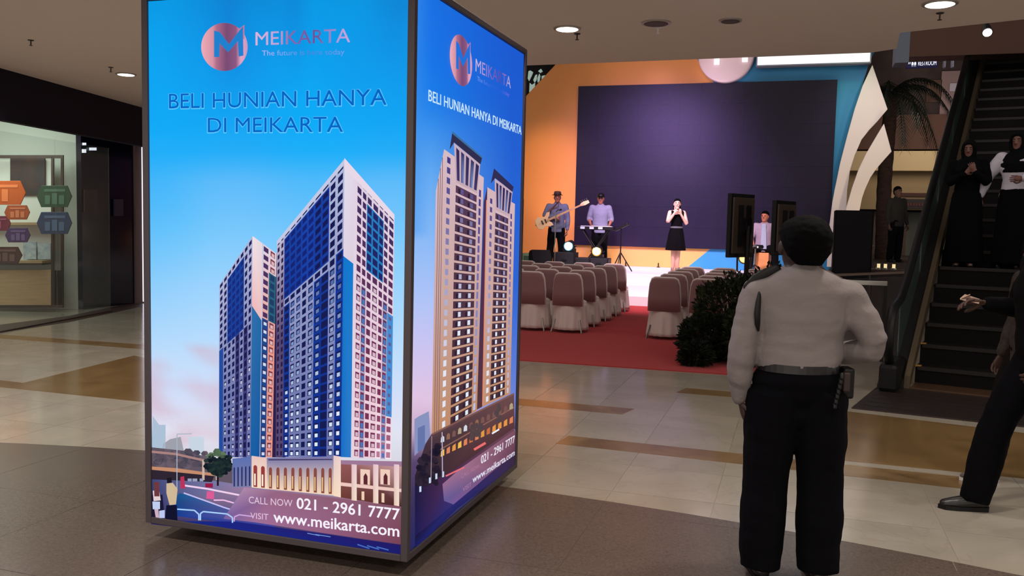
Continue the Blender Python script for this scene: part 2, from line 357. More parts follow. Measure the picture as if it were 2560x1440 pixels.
class Print:
    """flat print: vector art in ink layers a fraction of a millimetre apart"""
    def __init__(s, fn, nrm): s.fn = fn; s.n = Vector(nrm); s.v = []; s.f = []; s.c = []; s.l = 0
    def poly(s, pts, cols, l=None):
        l = s.l if l is None else l; b = len(s.v)
        for p in pts: s.v.append(s.fn(*p)+s.n*(l*.00035))
        s.f.append(tuple(range(b, b+len(pts))))
        if not isinstance(cols, list): cols = [cols]*len(pts)
        s.c += [L(c) for c in cols]
    def line(s, pts, w, col, l=None):
        for a, b in zip(pts, pts[1:]):
            dx, dy = b[0]-a[0], b[1]-a[1]; q = math.hypot(dx, dy) or 1; nx, ny = -dy/q*w/2, dx/q*w/2
            s.poly([(a[0]+nx, a[1]+ny), (b[0]+nx, b[1]+ny), (b[0]-nx, b[1]-ny), (a[0]-nx, a[1]-ny)], col, l)
    def text(s, body, x0, yb, x1, yb1, h, col, off=0, l=None, col2=None, space=1.0):
        """baseline from (x0,yb) to (x1,yb1), cap height h px at the left, in photo pixels on the plane"""
        if off > .005:          # bold: the same letters struck several times, slightly shifted
            k = off*26
            for n_, (dx, dy) in enumerate(((-k, 0), (k, 0), (0, -k*.7), (0, k*.7), (-k*.7, -k*.5), (k*.7, k*.5), (k*.7, -k*.5), (-k*.7, k*.5))):
                s.text(body, x0+dx, yb+dy, x1+dx, yb1+dy, h, col, 0, (s.l if l is None else l)-.85+n_*.1, col2, space)
        v, f = text_mesh(body, 0, space); l = s.l if l is None else l
        o = s.fn(x0, yb); xv = s.fn(x1, yb1)-o; zv = Vector((0, 0, (s.fn(x0, yb-h)-o).z)); b = len(s.v)
        s.v += [o+xv*a+zv*q+s.n*(l*.00035) for a, q, _ in v]; base = len(s.c)
        s.f += [tuple(i+b for i in p) for p in f]
        for p in f: s.c += [L(col2(sum(v[i][0] for i in p)/len(p), 0) if col2 else col)]*len(p)
    def build(s, name, parent, off):
        me = bpy.data.meshes.new(name); me.from_pydata([tuple(v-Vector(off)) for v in s.v], [], s.f)
        at = me.color_attributes.new('ink', 'FLOAT_COLOR', 'CORNER'); at.data.foreach_set('color', np.array(s.c, dtype=np.float32).ravel())
        me.materials.append(M_print); me.update()
        o = bpy.data.objects.new(name, me); COL.objects.link(o); o.parent = parent; return o
def mix(a, b, t): t = max(0, min(1, t)); return tuple(a[i]+(b[i]-a[i])*t for i in range(3))
def ramp(st, t):
    if t <= st[0][0]: return st[0][1]
    for (a, ca), (b, cb) in zip(st, st[1:]):
        if t <= b: return mix(ca, cb, (t-a)/(b-a))
    return st[-1][1]
def bil(A, B, C, D, u, v):
    return (A[0]*(1-u)*(1-v)+B[0]*u*(1-v)+C[0]*u*v+D[0]*(1-u)*v, A[1]*(1-u)*(1-v)+B[1]*u*(1-v)+C[1]*u*v+D[1]*(1-u)*v)
def facade(pr, A, B, C, D, edges, rows, fn):
    """fn(i,j,n)-> (wall, window, lit, mx, my)"""
    for i in range(len(edges)-1):
        for j in range(rows):
            u0_, u1_, v0, v1 = edges[i], edges[i+1], j/rows, (j+1)/rows
            wall, win, lit, mx, my = fn(i, j, rows)
            q = lambda u, v: bil(A, B, C, D, u, v)
            du, dv = u1_-u0_, v1-v0
            pr.poly([q(u0_, v0), q(u1_, v0), q(u1_, v1), q(u0_, v1)], wall)
            if win:
                a, b, c, d = u0_+du*mx, u1_-du*mx, v0+dv*my, v1-dv*my
                pr.poly([q(a, c), q(b, c), q(b, d), q(a, d)], win, pr.l+1)
                if lit:
                    a2, b2, c2, d2 = a+(b-a)*.22, b-(b-a)*.12, c+(d-c)*.30, d-(d-c)*.08
                    pr.poly([q(a2, c2), q(b2, c2), q(b2, d2), q(a2, d2)], lit, pr.l+2)
YF = KY0+.012
fp = Print(lambda x, y: PY(x, y, YF), (0, -1, 0))
SK = [(0, (12, 132, 212)), (60, (12, 140, 222)), (180, (12, 152, 234)), (300, (14, 164, 244)), (380, (34, 172, 248)), (450, (92, 186, 250)), (600, (128, 202, 252)), (760, (165, 214, 253)), (900, (194, 222, 252)), (1000, (212, 222, 248)), (1080, (226, 228, 242)), (1160, (216, 214, 226)), (1400, (60, 60, 120))]
def sky(x, y):
    c = ramp(SK, y)
    s = .5+.5*math.sin(x*.0165+1.2); s2 = noise.noise(Vector((x*.006, y*.004, 3)))  # s: bright streaks of uneven backlight put into the ink; s2: cloud noise
    if y < 700: c = mix(c, (0, 182, 252), (.42*s+.5*max(0, s2))*(1-y/700.0)); 
    if y < 260: c = mix(c, (16, 118, 205), .5*max(0, 1-abs(x-575)/60.0)*(1-y/260) + .45*max(0, 1-abs(x-735)/45.0)*(1-y/260))  # dimmer backlight zones near the top, also put into the ink
    if x < 520 and 350 < y < 900: c = mix(c, (40, 170, 248), .35*(520-x)/150*(1-(y-350)/550))
    if y > 870 and x < 560:
        k = max(0, noise.noise(Vector((x*.012, y*.02, 9)))+.25); c = mix(c, (214, 176, 196), k*.7)
    return c
def back(pr, xs, ys, fx):
    for j in range(len(ys)-1):
        for i in range(len(xs)-1):
            q = [(xs[i], ys[j]), (xs[i+1], ys[j]), (xs[i+1], ys[j+1]), (xs[i], ys[j+1])]
            pr.poly([p for p in q], [fx(*p) for p in q], 0)
# background sheet is laid out in metres on the panel, inked from the artwork coordinates
def sheet(pr, axis, a0, a1, fixed, fx, n0=30, n1=56):
    z0, z1 = KZ0+.034, KZ1-.034
    def P(i, j):
        a = a0+(a1-a0)*i/n0; z = z1+(z0-z1)*j/n1
        return Vector((a, fixed, z)) if axis == 0 else Vector((fixed, a, z))
    def px(p):
        d = p-CP; w_ = d.dot(fw); return 1280+FPX*d.dot(CR)/w_, 720-FPX*d.dot(CU)/w_
    for j in range(n1):
        for i in range(n0):
            b = len(pr.v); q = [P(i, j), P(i+1, j), P(i+1, j+1), P(i, j+1)]; pr.v += q; pr.f.append((b, b+1, b+2, b+3)); pr.c += [L(fx(*px(p))) for p in q]
sheet(fp, 0, KX0+e, KX1-e, YF, sky)
fp.l = 1
# hazy distant city, overpass, trees
fp.poly([(382, 1040), (398, 1062), (414, 1062), (414, 1150), (378, 1150)], (172, 192, 214))
fp.poly([(408, 1110), (425, 1098), (452, 1092), (458, 1120), (465, 1145), (404, 1145)], (158, 160, 172))
fp.poly([(472, 1092), (510, 1092), (510, 1150), (472, 1150)], (200, 214, 228))
fp.l = 2
fp.poly([(378, 1118), (470, 1128), (540, 1150), (590, 1165), (590, 1240), (378, 1215)], (96, 84, 98))
for k in range(60):
    x = 385+random.random()*130; y = 1128+random.random()*40; r = 6+random.random()*7
    fp.poly([(x+r*math.cos(a), y+r*.7*math.sin(a)) for a in [i*1.05 for i in range(6)]], random.choice([(84, 76, 88), (104, 92, 104), (70, 66, 84)]), 3)
fp.l = 4
fp.poly([(378, 1126), (440, 1132), (520, 1150), (520, 1156), (440, 1138), (378, 1132)], (170, 130, 128))
fp.poly([(378, 1166), (440, 1170), (540, 1184), (536, 1190), (440, 1180), (378, 1174)], (196, 140, 108))
fp.poly([(378, 1174), (440, 1180), (536, 1190), (530, 1205), (378, 1198)], (46, 36, 50))
for x in (506, 540): fp.poly([(x, 1150), (x+6, 1150), (x+6, 1200), (x, 1200)], (206, 178, 164), 5)
fp.line([(443, 1225), (443, 1085), (480, 1084)], 2.2, (170, 180, 196), 5)
# road
fp.l = 3
fp.poly([(378, 1196), (540, 1202), (620, 1215), (1010, 1262), (1010, 1384), (378, 1310)], [(60, 70, 120), (120, 120, 165), (150, 125, 160), (150, 96, 116), (28, 26, 84), (18, 22, 90)])
fp.l = 4
fp.poly([(450, 1232), (640, 1290), (700, 1322), (440, 1290), (430, 1250)], [(20, 90, 150), (90, 90, 160), (60, 60, 150), (16, 60, 150), (14, 70, 130)])
fp.line([(452, 1212), (520, 1222), (612, 1240)], 4.5, (240, 208, 236), 6)
fp.line([(460, 1232), (560, 1268), (630, 1290)], 3.5, (196, 190, 240), 6)
fp.line([(535, 1250), (560, 1250), (592, 1259)], 3.5, (240, 190, 230), 6)
fp.poly([(518, 1228), (536, 1228), (536, 1248), (516, 1246)], (220, 90, 150), 6)
fp.poly([(514, 1208), (533, 1208), (533, 1219), (514, 1218)], (150, 26, 70), 7)
fp.poly([(452, 1192), (461, 1190), (464, 1222), (452, 1220)], (186, 50, 90), 7)
for x, w2 in ((470, 10), (482, 12), (500, 9)): fp.poly([(x, 1196), (x+w2, 1196), (x+w2, 1203), (x, 1203)], (150, 160, 190), 7)
def face_pod(x0, x1, yt0, yt1, yb0, yb1, top, bot, nar, arch, l=5, base=.0, aw=.5, htop=.30, shade=None):
    fp.poly([(x0, yt0), (x1, yt1), (x1, yb1), (x0, yb0)], [top, top, bot, bot], l)
    for k in range(nar):
        t0 = (k+.5-aw/2)/nar; t1 = (k+.5+aw/2)/nar
        def q(t, v): xa = x0+(x1-x0)*t; a = yt0+(yt1-yt0)*t; b = yb0+(yb1-yb0)*t; return (xa, a+(b-a)*v)
        pts = [q(t0, .97), q(t0, htop+.07)] + [q((t0+t1)/2-(t1-t0)/2*math.cos(math.pi*s/6), htop+.07-.07*math.sin(math.pi*s/6)) for s in range(1, 6)] + [q(t1, htop+.07), q(t1, .97)]
        fp.poly(pts, arch, l+1)
        if shade: fp.poly([q(t0+(t1-t0)*.2, .92), q(t0+(t1-t0)*.2, .55), q(t0+(t1-t0)*.6, .55), q(t0+(t1-t0)*.6, .92)], shade, l+2)
# ---- small tower
cA, cB, cC, cD = (549, 712), (632, 590), (627, 1143), (548, 1143)
def t1l(i, j, n):
    t = j/n; grey = mix((176, 180, 214), (110, 118, 172), t*1.4)
    blue = mix((24, 66, 158), (26, 52, 140), t); win = (24, 28, 84)
    if j == 0: return grey, win, None, .18, .25
    if 2 <= i <= 5 and 1 <= j <= 9: return blue, (20, 40, 120), None, .15, .2
    if i == 0 and t > .35: return (34, 76, 160), None, None, 0, 0
    if i in (4, 6) and j > 9: return (60, 60, 120), (28, 24, 74), None, .2, .15
    lit = (200, 200, 226) if (j > 13 and i in (1, 3, 5, 7) and random.random() < .2+t*.6) else None
    return grey, win, lit, .22, .2
fp.l = 6; facade(fp, cA, cB, cC, cD, [i/8 for i in range(9)], 26, t1l)
A, B, C_, D = (632, 590), (692, 634), (681, 1143), (627, 1143)
fp.poly([A, bil(A, B, C_, D, .42, 0), bil(A, B, C_, D, .42, .36), bil(A, B, C_, D, 0, .315)], [(238, 226, 232), (232, 214, 222), (236, 186, 186), (240, 184, 184)])
fp.poly([bil(A, B, C_, D, 0, .315), bil(A, B, C_, D, .42, .36), bil(A, B, C_, D, .42, 1), D], [(46, 112, 172), (36, 104, 168), (18, 86, 160), (22, 96, 166)])
def t1r(i, j, n):
    t = j/n; wall = mix((226, 208, 222), (232, 152, 138), t*2.2)
    if i == 0: return (wall if j < 9 else (30, 70, 140)), (74, 50, 96) if j < 9 else (50, 50, 100), (206, 218, 240) if j >= 9 else None, .12, .2
    if 3 <= j <= 8: return (40, 96, 124), (30, 60, 100), None, .2, .15
    return wall, (120, 56, 70), (220, 180, 184), .2, .16
facade(fp, A, B, C_, D, [.44, .70, 1.0], 26, t1r)
fp.poly([(692, 634), (697, 622), (720, 700), (714, 1143), (681, 1143)], (44, 30, 74), 6)
# ---- tall tower
A, B, C_, D = (693, 603), (862, 398), (853, 1142), (690, 1142)
ed = [0] + [(q-590)/580 for q in (622, 655, 705, 755, 805, 857, 915, 978, 1042, 1105)] + [1]
def t2l(i, j, n):
    t = j/n; grey = mix((176, 184, 220), (112, 120, 174), t*1.3); blue = mix((20, 62, 160), (14, 46, 140), t); win = (20, 26, 80)
    if i <= 1:
        return mix((190, 184, 210), (84, 70, 112), t*2.2), (40, 26, 70), None, .25, .2
    if j == 0 or (j == 9 and i < 9): return grey, win, None, .14, .22
    if i <= 8 and j < 9: return mix(blue, (24, 70, 178), .4 if i in (5, 6) else 0), (18, 34, 116) if i < 7 else (18, 24, 86), None, .14, .2
    isb = i in (2, 7, 8) or (i == 10 and j >= 9)
    lit = None
    if i in (3, 4, 6, 7, 9, 10) and j > 9: lit = mix((60, 90, 160), (222, 234, 252), (t-.3)*1.6+random.random()*.15)
    if i == 2 and j > 20: lit = (200, 214, 246)
    if i in (5, 8): lit = None
    return (blue if isb else grey), win, lit, .18 if i != 8 else .06, .17 if i != 8 else .12
fp.l = 8; facade(fp, A, B, C_, D, ed, 30, t2l)
fp.l = 8
fp.poly([(693, 603), (862, 398), (862, 412), (693, 614)], (196, 200, 228), 11)
A, B, C_, D = (862, 398), (987, 539), (978, 1148), (853, 1142)
q = lambda u, v: bil(A, B, C_, D, u, v)
fp.poly([q(0, 0), q(.2, 0), q(.2, .325), q(0, .325)], [(226, 220, 238), (224, 214, 232), (222, 206, 222), (224, 210, 226)])
fp.poly([q(0, .325), q(.2, .325), q(.2, 1), q(0, 1)], [(12, 118, 204), (14, 122, 206), (44, 124, 202), (20, 110, 196)])
def t2r(i, j, n):
    t = j/n; wall = mix((222, 206, 224), (238, 208, 220), t*1.3); win = mix((60, 44, 96), (120, 50, 84), t*1.5)
    if t > .78 and i >= 4: wall = mix(wall, (250, 236, 246), (t-.78)*4); win = mix(win, (232, 170, 196), (t-.78)*3.2)
    if 2 <= i <= 5 and 2 <= j <= 8 and i < 6 and i > 0 and i < 5: return (36, 124, 190), (32, 36, 100), None, .13, .14
    if i in (1, 5) and j > 10: return mix(wall, (60, 90, 150), .35), win, (70, 120, 190), .12, .1
    if i == 6 and j > 11 and t < .8: return (70, 140, 210), (100, 90, 140), None, .3, .3
    lit = mix(win, (236, 214, 226), .8) if (i in (0, 3) and j > 9) else None
    return wall, win, lit, .15, .17
facade(fp, A, B, C_, D, [.2, .25, .36, .455, .565, .695, .79, .885, 1.0][1:], 29, t2r)
fp.poly([q(.2, 0), q(.25, 0), q(.25, 1), q(.2, 1)], (226, 210, 226))
fp.poly([q(0, -.004), q(1, -.004), q(1, .022), q(0, .03)], (232, 216, 232), 11)
# ---- podium
face_pod(582, 630, 1146, 1141, 1218, 1216, (92, 112, 176), (120, 124, 168), 5, (40, 40, 92), 10, aw=.35, htop=.30)
face_pod(630, 668, 1139, 1144, 1218, 1222, (232, 196, 190), (246, 226, 198), 2, (150, 60, 60), 10, aw=.5, htop=.28, shade=(248, 236, 214))
face_pod(668, 836, 1144, 1140, 1222, 1238, (118, 118, 168), (244, 214, 186), 9, (138, 74, 66), 10, aw=.42, htop=.30, shade=(226, 190, 130))
fp.line([(672, 1149), (832, 1148)], 3, (62, 52, 96), 12)
fp.poly([(835, 1138), (853, 1141), (853, 1243), (835, 1239)], [(230, 200, 200), (238, 210, 204), (248, 224, 196), (246, 218, 190)], 12)
fp.poly([(853, 1150), (1008, 1156), (1008, 1268), (853, 1243)], [(150, 90, 90), (206, 160, 160), (70, 36, 40), (110, 60, 50)], 10)
fp.poly([(853, 1150), (1008, 1153), (1008, 1166), (853, 1160)], (158, 120, 150), 11)
fp.poly([(853, 1205), (1008, 1222), (1008, 1230), (853, 1214)], (236, 200, 190), 12)
for x in (880, 934, 986): fp.poly([(x, 1160), (x+13, 1161), (x+13, 1254+(x-880)*.1), (x, 1252+(x-880)*.1)], [(226, 190, 200), (236, 206, 210), (246, 226, 206), (226, 196, 176)], 13)
for x in (902, 952):
    fp.poly([(x, 1172), (x+24, 1174), (x+24, 1212), (x, 1210)], (240, 206, 190), 12)
    fp.poly([(x+8, 1210), (x+8, 1190), (x+13, 1182), (x+18, 1190), (x+18, 1211)], (92, 40, 50), 13)
fp.poly([(905, 1228), (912, 1228), (912, 1250), (905, 1249)], (238, 206, 180), 13); fp.poly([(955, 1232), (962, 1233), (962, 1256), (955, 1255)], (238, 206, 180), 13)
# tree
for k in range(90):
    a = random.random()*6.28; r = random.random()**.5; x = 548+32*r*math.cos(a); y = 1158+30*r*math.sin(a); s = 5+random.random()*6
    top = y < 1140 and x < 572
    fp.poly([(x+s*math.cos(b), y+s*.8*math.sin(b)) for b in [i*1.05 for i in range(6)]], random.choice([(96, 118, 92), (74, 100, 76)] if top else [(28, 44, 46), (20, 34, 40), (38, 56, 50), (16, 26, 36)]), 14)
fp.line([(546, 1180), (546, 1214)], 5, (36, 24, 34), 13)
# caption band
fp.l = 15
fp.poly([(612, 1218), (700, 1228), (850, 1246), (1009, 1266), (1009, 1361), (800, 1330), (640, 1305), (560, 1296)], [(176, 136, 170), (150, 100, 128), (140, 88, 108), (130, 82, 98), (118, 62, 84), (150, 96, 130), (160, 110, 150), (120, 96, 160)])
fp.poly([(590, 1303), (800, 1332), (1009, 1362), (1009, 1385), (700, 1345), (520, 1318), (440, 1302)], [(28, 36, 128), (34, 28, 112), (34, 26, 100), (24, 28, 110), (24, 34, 130), (20, 40, 140), (16, 40, 140)])
for a in (0, 1): fp.line([(770+a*20, 1332+a*3), (800+a*28, 1338+a*3)], 2, (110, 150, 214), 17)
for a in range(3): fp.line([(895+a*24, 1360+a*3), (925+a*24, 1370+a*2)], 3, (70, 110, 190), 17)
fp.line([(445, 1272), (488, 1275), (499, 1285), (499, 1300)], 3.4, (170, 208, 250), 17)
fp.line([(503, 1300), (503, 1283), (510, 1278), (570, 1284), (583, 1293), (583, 1306)], 3.4, (170, 208, 250), 17)
fp.line([(587, 1303), (588, 1291), (600, 1286), (632, 1290)], 3, (206, 170, 226), 17)
# two strollers
fp.poly([(380, 1236), (408, 1236), (414, 1300), (378, 1298)], (26, 22, 50), 16)
fp.poly([(384, 1226), (400, 1224), (404, 1250), (386, 1252)], (224, 206, 210), 17); fp.poly([(387, 1204), (400, 1204), (401, 1240), (388, 1240)], (110, 56, 62), 18)
fp.poly([(383, 1253), (402, 1253), (402, 1272), (384, 1272)], (190, 206, 240), 17); fp.poly([(400, 1276), (414, 1274), (414, 1294), (400, 1294)], (190, 200, 240), 18)
fp.poly([(388, 1272), (398, 1272), (400, 1296), (392, 1296)], (206, 176, 190), 18)
fp.poly([(418, 1208), (434, 1206), (446, 1222), (442, 1260), (426, 1262), (418, 1232)], (206, 184, 150), 17); fp.poly([(419, 1194), (431, 1193), (432, 1206), (420, 1207)], (26, 20, 34), 18)
fp.poly([(418, 1262), (444, 1262), (446, 1306), (414, 1302)], (14, 16, 44), 17)
# lettering
fp.l = 19
NAVY = (0, 100, 196)
fp.text('BELI HUNIAN HANYA', 425, 272, 968, 263, 37, NAVY, 0)
fp.text('DI MEIKARTA', 522, 331, 859, 330, 36, NAVY, 0)
fp.l = 18
fp.text('BELI HUNIAN HANYA', 425, 274, 969, 265, 39, (86, 196, 252), .06)
fp.text('DI MEIKARTA', 521, 333, 860, 332, 38, (86, 196, 252), .06)
fp.l = 19
rose = [(0, (232, 176, 190)), (.25, (206, 150, 168)), (.45, (138, 96, 146)), (.6, (116, 84, 142)), (.8, (160, 130, 190)), (1, (222, 176, 214))]
fp.text('MEIKARTA', 641, 114, 877, 106, 33, (0, 0, 0), .006, col2=lambda a, b: ramp([(0, (222, 180, 216)), (.25, (190, 160, 214)), (.4, (130, 100, 170)), (.65, (104, 86, 156)), (.85, (170, 150, 214)), (1, (200, 170, 224))], a))
fp.text('The future is here today', 657, 144, 863, 141, 17, (0, 0, 0), .0, col2=lambda a, b: ramp([(0, (190, 176, 240)), (.35, (110, 160, 235)), (.6, (70, 130, 215)), (1, (120, 160, 235))], a))
def emblem(pr, cx, cy, rx, ry, blue, l, sk=0):
    n = 36
    def P(x, y): return (cx+x*rx, cy+y*ry+x*sk)
    for i in range(n):
        xa, xb = -math.cos(math.pi*i/n), -math.cos(math.pi*(i+1)/n); ya, yb = math.sqrt(max(0, 1-xa*xa)), math.sqrt(max(0, 1-xb*xb))
        ca, cb = [ramp([(-1, (238, 172, 184)), (-.5, (214, 146, 164)), (-.35, (178, 110, 138)), (.1, (120, 74, 116)), (.5, (140, 88, 130)), (.7, (226, 166, 196)), (1, (206, 150, 190))], t) for t in (xa, xb)]
        pr.poly([P(xa, -ya), P(xb, -yb), P(xb, yb), P(xa, ya)], [ca, cb, cb, ca], l)
    # letter M cut out of the disc, right stroke rising past the rim
    pr.poly([P(.58, -.72), P(.86, -.92), P(.86, -.3), P(.66, -.5)], (190, 120, 160), l)
    pr.poly([P(-.44, -.68), P(-.20, -.62), P(.20, -.12), P(.16, .22), P(-.20, -.14), P(-.22, .42), P(-.44, .42)], blue, l+1)
    pr.poly([P(.16, .22), P(.20, -.12), P(.60, -.62), P(.80, -.86), P(.82, .36), P(.62, .40), P(.58, -.24)], blue, l+1)
emblem(fp, 563, 118, 58, 60, (30, 128, 206), 17)
fp.text('CALL NOW', 624, 1257, 733, 1266, 17, (226, 200, 222), -.008)
fp.text('021 - 2961 7777', 744, 1270, 1000, 1299, 27, (246, 240, 250), .025)
fp.text('VISIT', 628, 1295, 673, 1299, 15, (226, 196, 222), -.008)
fp.text('www.meikarta.com', 686, 1304, 999, 1341, 27, (246, 240, 250), .025)
fp.build('front_poster', kiosk, KC)['label'] = 'backlit poster of blue and white apartment towers under a blue sky'
# ---- side poster
XS = KX1-.012
sp_ = Print(lambda x, y: PX(x, y, XS), (1, 0, 0))
SS = [(-50, (22, 110, 224)), (150, (18, 116, 230)), (250, (24, 124, 232)), (330, (60, 146, 236)), (450, (104, 172, 242)), (600, (140, 186, 246)), (750, (176, 196, 248)), (880, (206, 196, 240)), (1000, (226, 196, 226)), (1080, (200, 170, 200)), (1150, (90, 70, 110)), (1250, (60, 50, 90)), (1400, (34, 36, 96))]
def sky2(x, y):
    c = ramp(SS, y); k = max(0, min(1, (x-1080)/200)); c = mix(c, (24, 84, 204), k*.85*(1 if y < 700 else max(.55, 1-(y-700)/900)))
    return mix(c, (70, 150, 240), .35*max(0, 1-(x-1050)/30)) if y < 600 else c
sheet(sp_, 1, KY0+e, KY1-e, XS, sky2, 24, 50)
sp_.l = 1
sp_.poly([(1036, 1048), (1048, 1040), (1072, 1028), (1076, 1100), (1036, 1140)], (136, 146, 190)); sp_.poly([(1044, 1070), (1062, 1062), (1062, 1120), (1044, 1130)], (100, 116, 170), 2)
BG = (206, 172, 170); BG2 = (182, 132, 110); BR = (86, 58, 84)
def vcol(t): return mix((214, 186, 196), (190, 138, 104), t)
def sface(q4, edges, rows, fn, l): sp_.l = l; facade(sp_, *q4, edges, rows, fn)
def plain(pts, a, b, l): n = len(pts); sp_.poly(pts, [a]*(n//2)+[b]*(n-n//2), l)
# tower A
plain([(1089, 478), (1110, 373), (1100, 1076), (1079, 1086)], vcol(0), vcol(1), 3)
for k in (.3, .55, .8):
    sp_.line([(1089+21*k, 478-105*k), (1079+21*k, 1084-10*k)], 1.6, (130, 92, 90), 4)
plain([(1110, 373), (1209, 444), (1192, 1026), (1098, 1078)], vcol(0), vcol(1), 3)
sface([(1116, 385), (1127, 392), (1113, 1070), (1103, 1076)], [0, 1], 27, lambda i, j, n: (vcol(j/n), mix((66, 56, 130), (226, 230, 244), j/n*1.3), None, .12, .2), 4)
plain([(1134, 357), (1200, 410), (1192, 484), (1139, 456)], (196, 172, 190), (196, 168, 180), 5)
for k in range(5):
    u = .08+k*.19; a = bil((1134, 357), (1200, 410), (1192, 484), (1137, 456), u, .08); b = bil((1134, 357), (1200, 410), (1192, 484), (1137, 456), u+.12, .1)
    c = bil((1134, 357), (1200, 410), (1192, 484), (1137, 456), u+.12, .92); d = bil((1134, 357), (1200, 410), (1192, 484), (1137, 456), u, .92)
    sp_.poly([a, b, c, d], [(52, 42, 90), (52, 42, 90), (120, 150, 210) if k in (1, 3) else (60, 50, 96), (70, 60, 110)], 6)
sp_.poly([(1130, 328), (1205, 392), (1200, 411), (1134, 356), (1123, 374)], (46, 44, 78), 7)
sp_.poly([(1130, 328), (1205, 392), (1204, 396), (1129, 334)], (60, 110, 160), 8)
def cen(i, j, n): return (vcol(j/n), (82, 52, 74), mix((100, 110, 180), (226, 232, 246), j/n*1.4), 0, .14)
def centre(q4, rows, l):
    sp_.l = l; A, B, C2, D2 = q4
    for j in range(rows):
        t = j/rows; v0, v1 = j/rows, (j+1)/rows; g = lambda u, v: bil(A, B, C2, D2, u, v)
        sp_.poly([g(0, v0), g(1, v0), g(1, v1), g(0, v1)], mix((84, 58, 84), (70, 44, 52), t), l)
        sp_.poly([g(0, v0), g(1, v0), g(1, v0+(v1-v0)*.24), g(0, v0+(v1-v0)*.24)], vcol(t), l+1)
        for u in (.24, .70):
            sp_.poly([g(u, v0+(v1-v0)*.38), g(u+.13, v0+(v1-v0)*.38), g(u+.13, v0+(v1-v0)*.9), g(u, v0+(v1-v0)*.9)], mix((92, 84, 140), (226, 234, 248), t*1.7), l+1)
            sp_.poly([g(u-.12, v0+(v1-v0)*.45), g(u-.03, v0+(v1-v0)*.45), g(u-.03, v0+(v1-v0)*.95), g(u-.12, v0+(v1-v0)*.95)], (48, 30, 50), l+1)
centre([(1139, 457), (1191, 484), (1178, 1032), (1125, 1062)], 25, 5)
sface([(1196, 470), (1203, 474), (1188, 1026), (1181, 1030)], [0, 1], 24, lambda i, j, n: (vcol(j/n), mix((70, 56, 130), (190, 200, 240), j/n), None, .15, .12), 4)
# tower B
plain([(1209, 505), (1218, 468), (1207, 1016), (1192, 1024)], (70, 46, 90), (84, 50, 60), 2)
plain([(1218, 468), (1287, 510), (1275, 985), (1205, 1017)], vcol(.1), vcol(.9), 3)
sp_.line([(1216, 500), (1206, 1012)], 2.2, (232, 140, 110), 4)
sface([(1224, 490), (1231, 494), (1221, 1006), (1213, 1010)], [0, 1], 24, lambda i, j, n: (vcol(j/n), mix((80, 60, 130), (226, 226, 240), j/n*1.2), None, .12, .2), 4)
plain([(1236, 446), (1281, 478), (1273, 542), (1238, 524)], (196, 172, 190), (196, 168, 180), 5)
for k in range(5):
    g = lambda u, v: bil((1236, 446), (1281, 478), (1273, 542), (1238, 524), u, v); u = .08+k*.19
    sp_.poly([g(u, .1), g(u+.12, .1), g(u+.12, .9), g(u, .9)], [(52, 42, 90)]*2+[(110, 130, 190) if k in (1, 3) else (60, 50, 96)]*2, 6)
sp_.poly([(1234, 421), (1283, 467), (1280, 480), (1237, 445), (1226, 459)], (48, 44, 82), 7)
centre([(1238, 527), (1270, 542), (1261, 987), (1224, 1002)], 24, 5)
sface([(1275, 530), (1280, 533), (1271, 984), (1266, 986)], [0, 1], 24, lambda i, j, n: (vcol(j/n), mix((70, 56, 130), (200, 206, 240), j/n), None, .15, .15), 4)
# arcade of shops, trees, road
sp_.poly([(1078, 1084), (1284, 982), (1286, 1072), (1090, 1215), (1036, 1262), (1036, 1190), (1062, 1110)], [(96, 64, 72), (110, 74, 76), (84, 50, 56), (60, 36, 48), (24, 20, 44), (40, 30, 46), (70, 50, 60)], 8)
sp_.line([(1078, 1086), (1284, 984)], 4, (128, 88, 82), 9); sp_.line([(1088, 1130), (1284, 1018)], 3, (140, 98, 84), 9)
for k in range(13):
    t = k/12; x = 1100+172*t; y = 1092-82*t
    sp_.poly([(x, y+14), (x+1, y+2), (x+5, y-3), (x+9, y), (x+9, y+12)], random.choice([(176, 160, 130), (210, 214, 226), (140, 100, 80), (120, 84, 80)]), 10)
    sp_.poly([(x, y+50), (x+1, y+36), (x+9, y+30), (x+9, y+46)], random.choice([(226, 150, 70), (200, 110, 60), (220, 130, 90), (240, 190, 80)]), 10)
for k in range(70):
    x = 1040+random.random()*55; y = 1110+random.random()*100; s = 5+random.random()*6
    if y < 1110+(1095-x)*.9: continue
    sp_.poly([(x+s*math.cos(b), y+s*math.sin(b)) for b in [i*1.05 for i in range(6)]], random.choice([(34, 26, 44), (46, 36, 52), (24, 20, 40)]), 11)
for cx_, cy_ in ((1180, 1080), (1196, 1075), (1244, 1035)):
    for k in range(10): x = cx_+random.uniform(-7, 7); y = cy_+random.uniform(-22, 18); sp_.poly([(x+5*math.cos(b), y+6*math.sin(b)) for b in [i*1.05 for i in range(6)]], (82, 66, 70), 12)
sp_.poly([(1036, 1215), (1110, 1190), (1284, 1070), (1289, 1150), (1130, 1270), (1036, 1380)], [(26, 22, 60), (70, 40, 76), (110, 70, 84), (96, 58, 80), (50, 46, 120), (26, 28, 90)], 9)
sp_.poly([(1290, 1072), (1290, 1130), (1240, 1168), (1135, 1262), (1108, 1252), (1104, 1210), (1150, 1170)], [(120, 76, 92), (96, 54, 74), (130, 84, 110), (120, 86, 150), (100, 90, 150), (150, 106, 140), (160, 110, 140)], 13)
sp_.poly([(1290, 1130), (1290, 1162), (1140, 1272), (1080, 1330), (1036, 1372), (1036, 1340), (1130, 1262)], [(60, 36, 60), (54, 36, 66), (34, 34, 96), (28, 30, 96), (24, 30, 100), (24, 20, 50), (40, 40, 110)], 14)
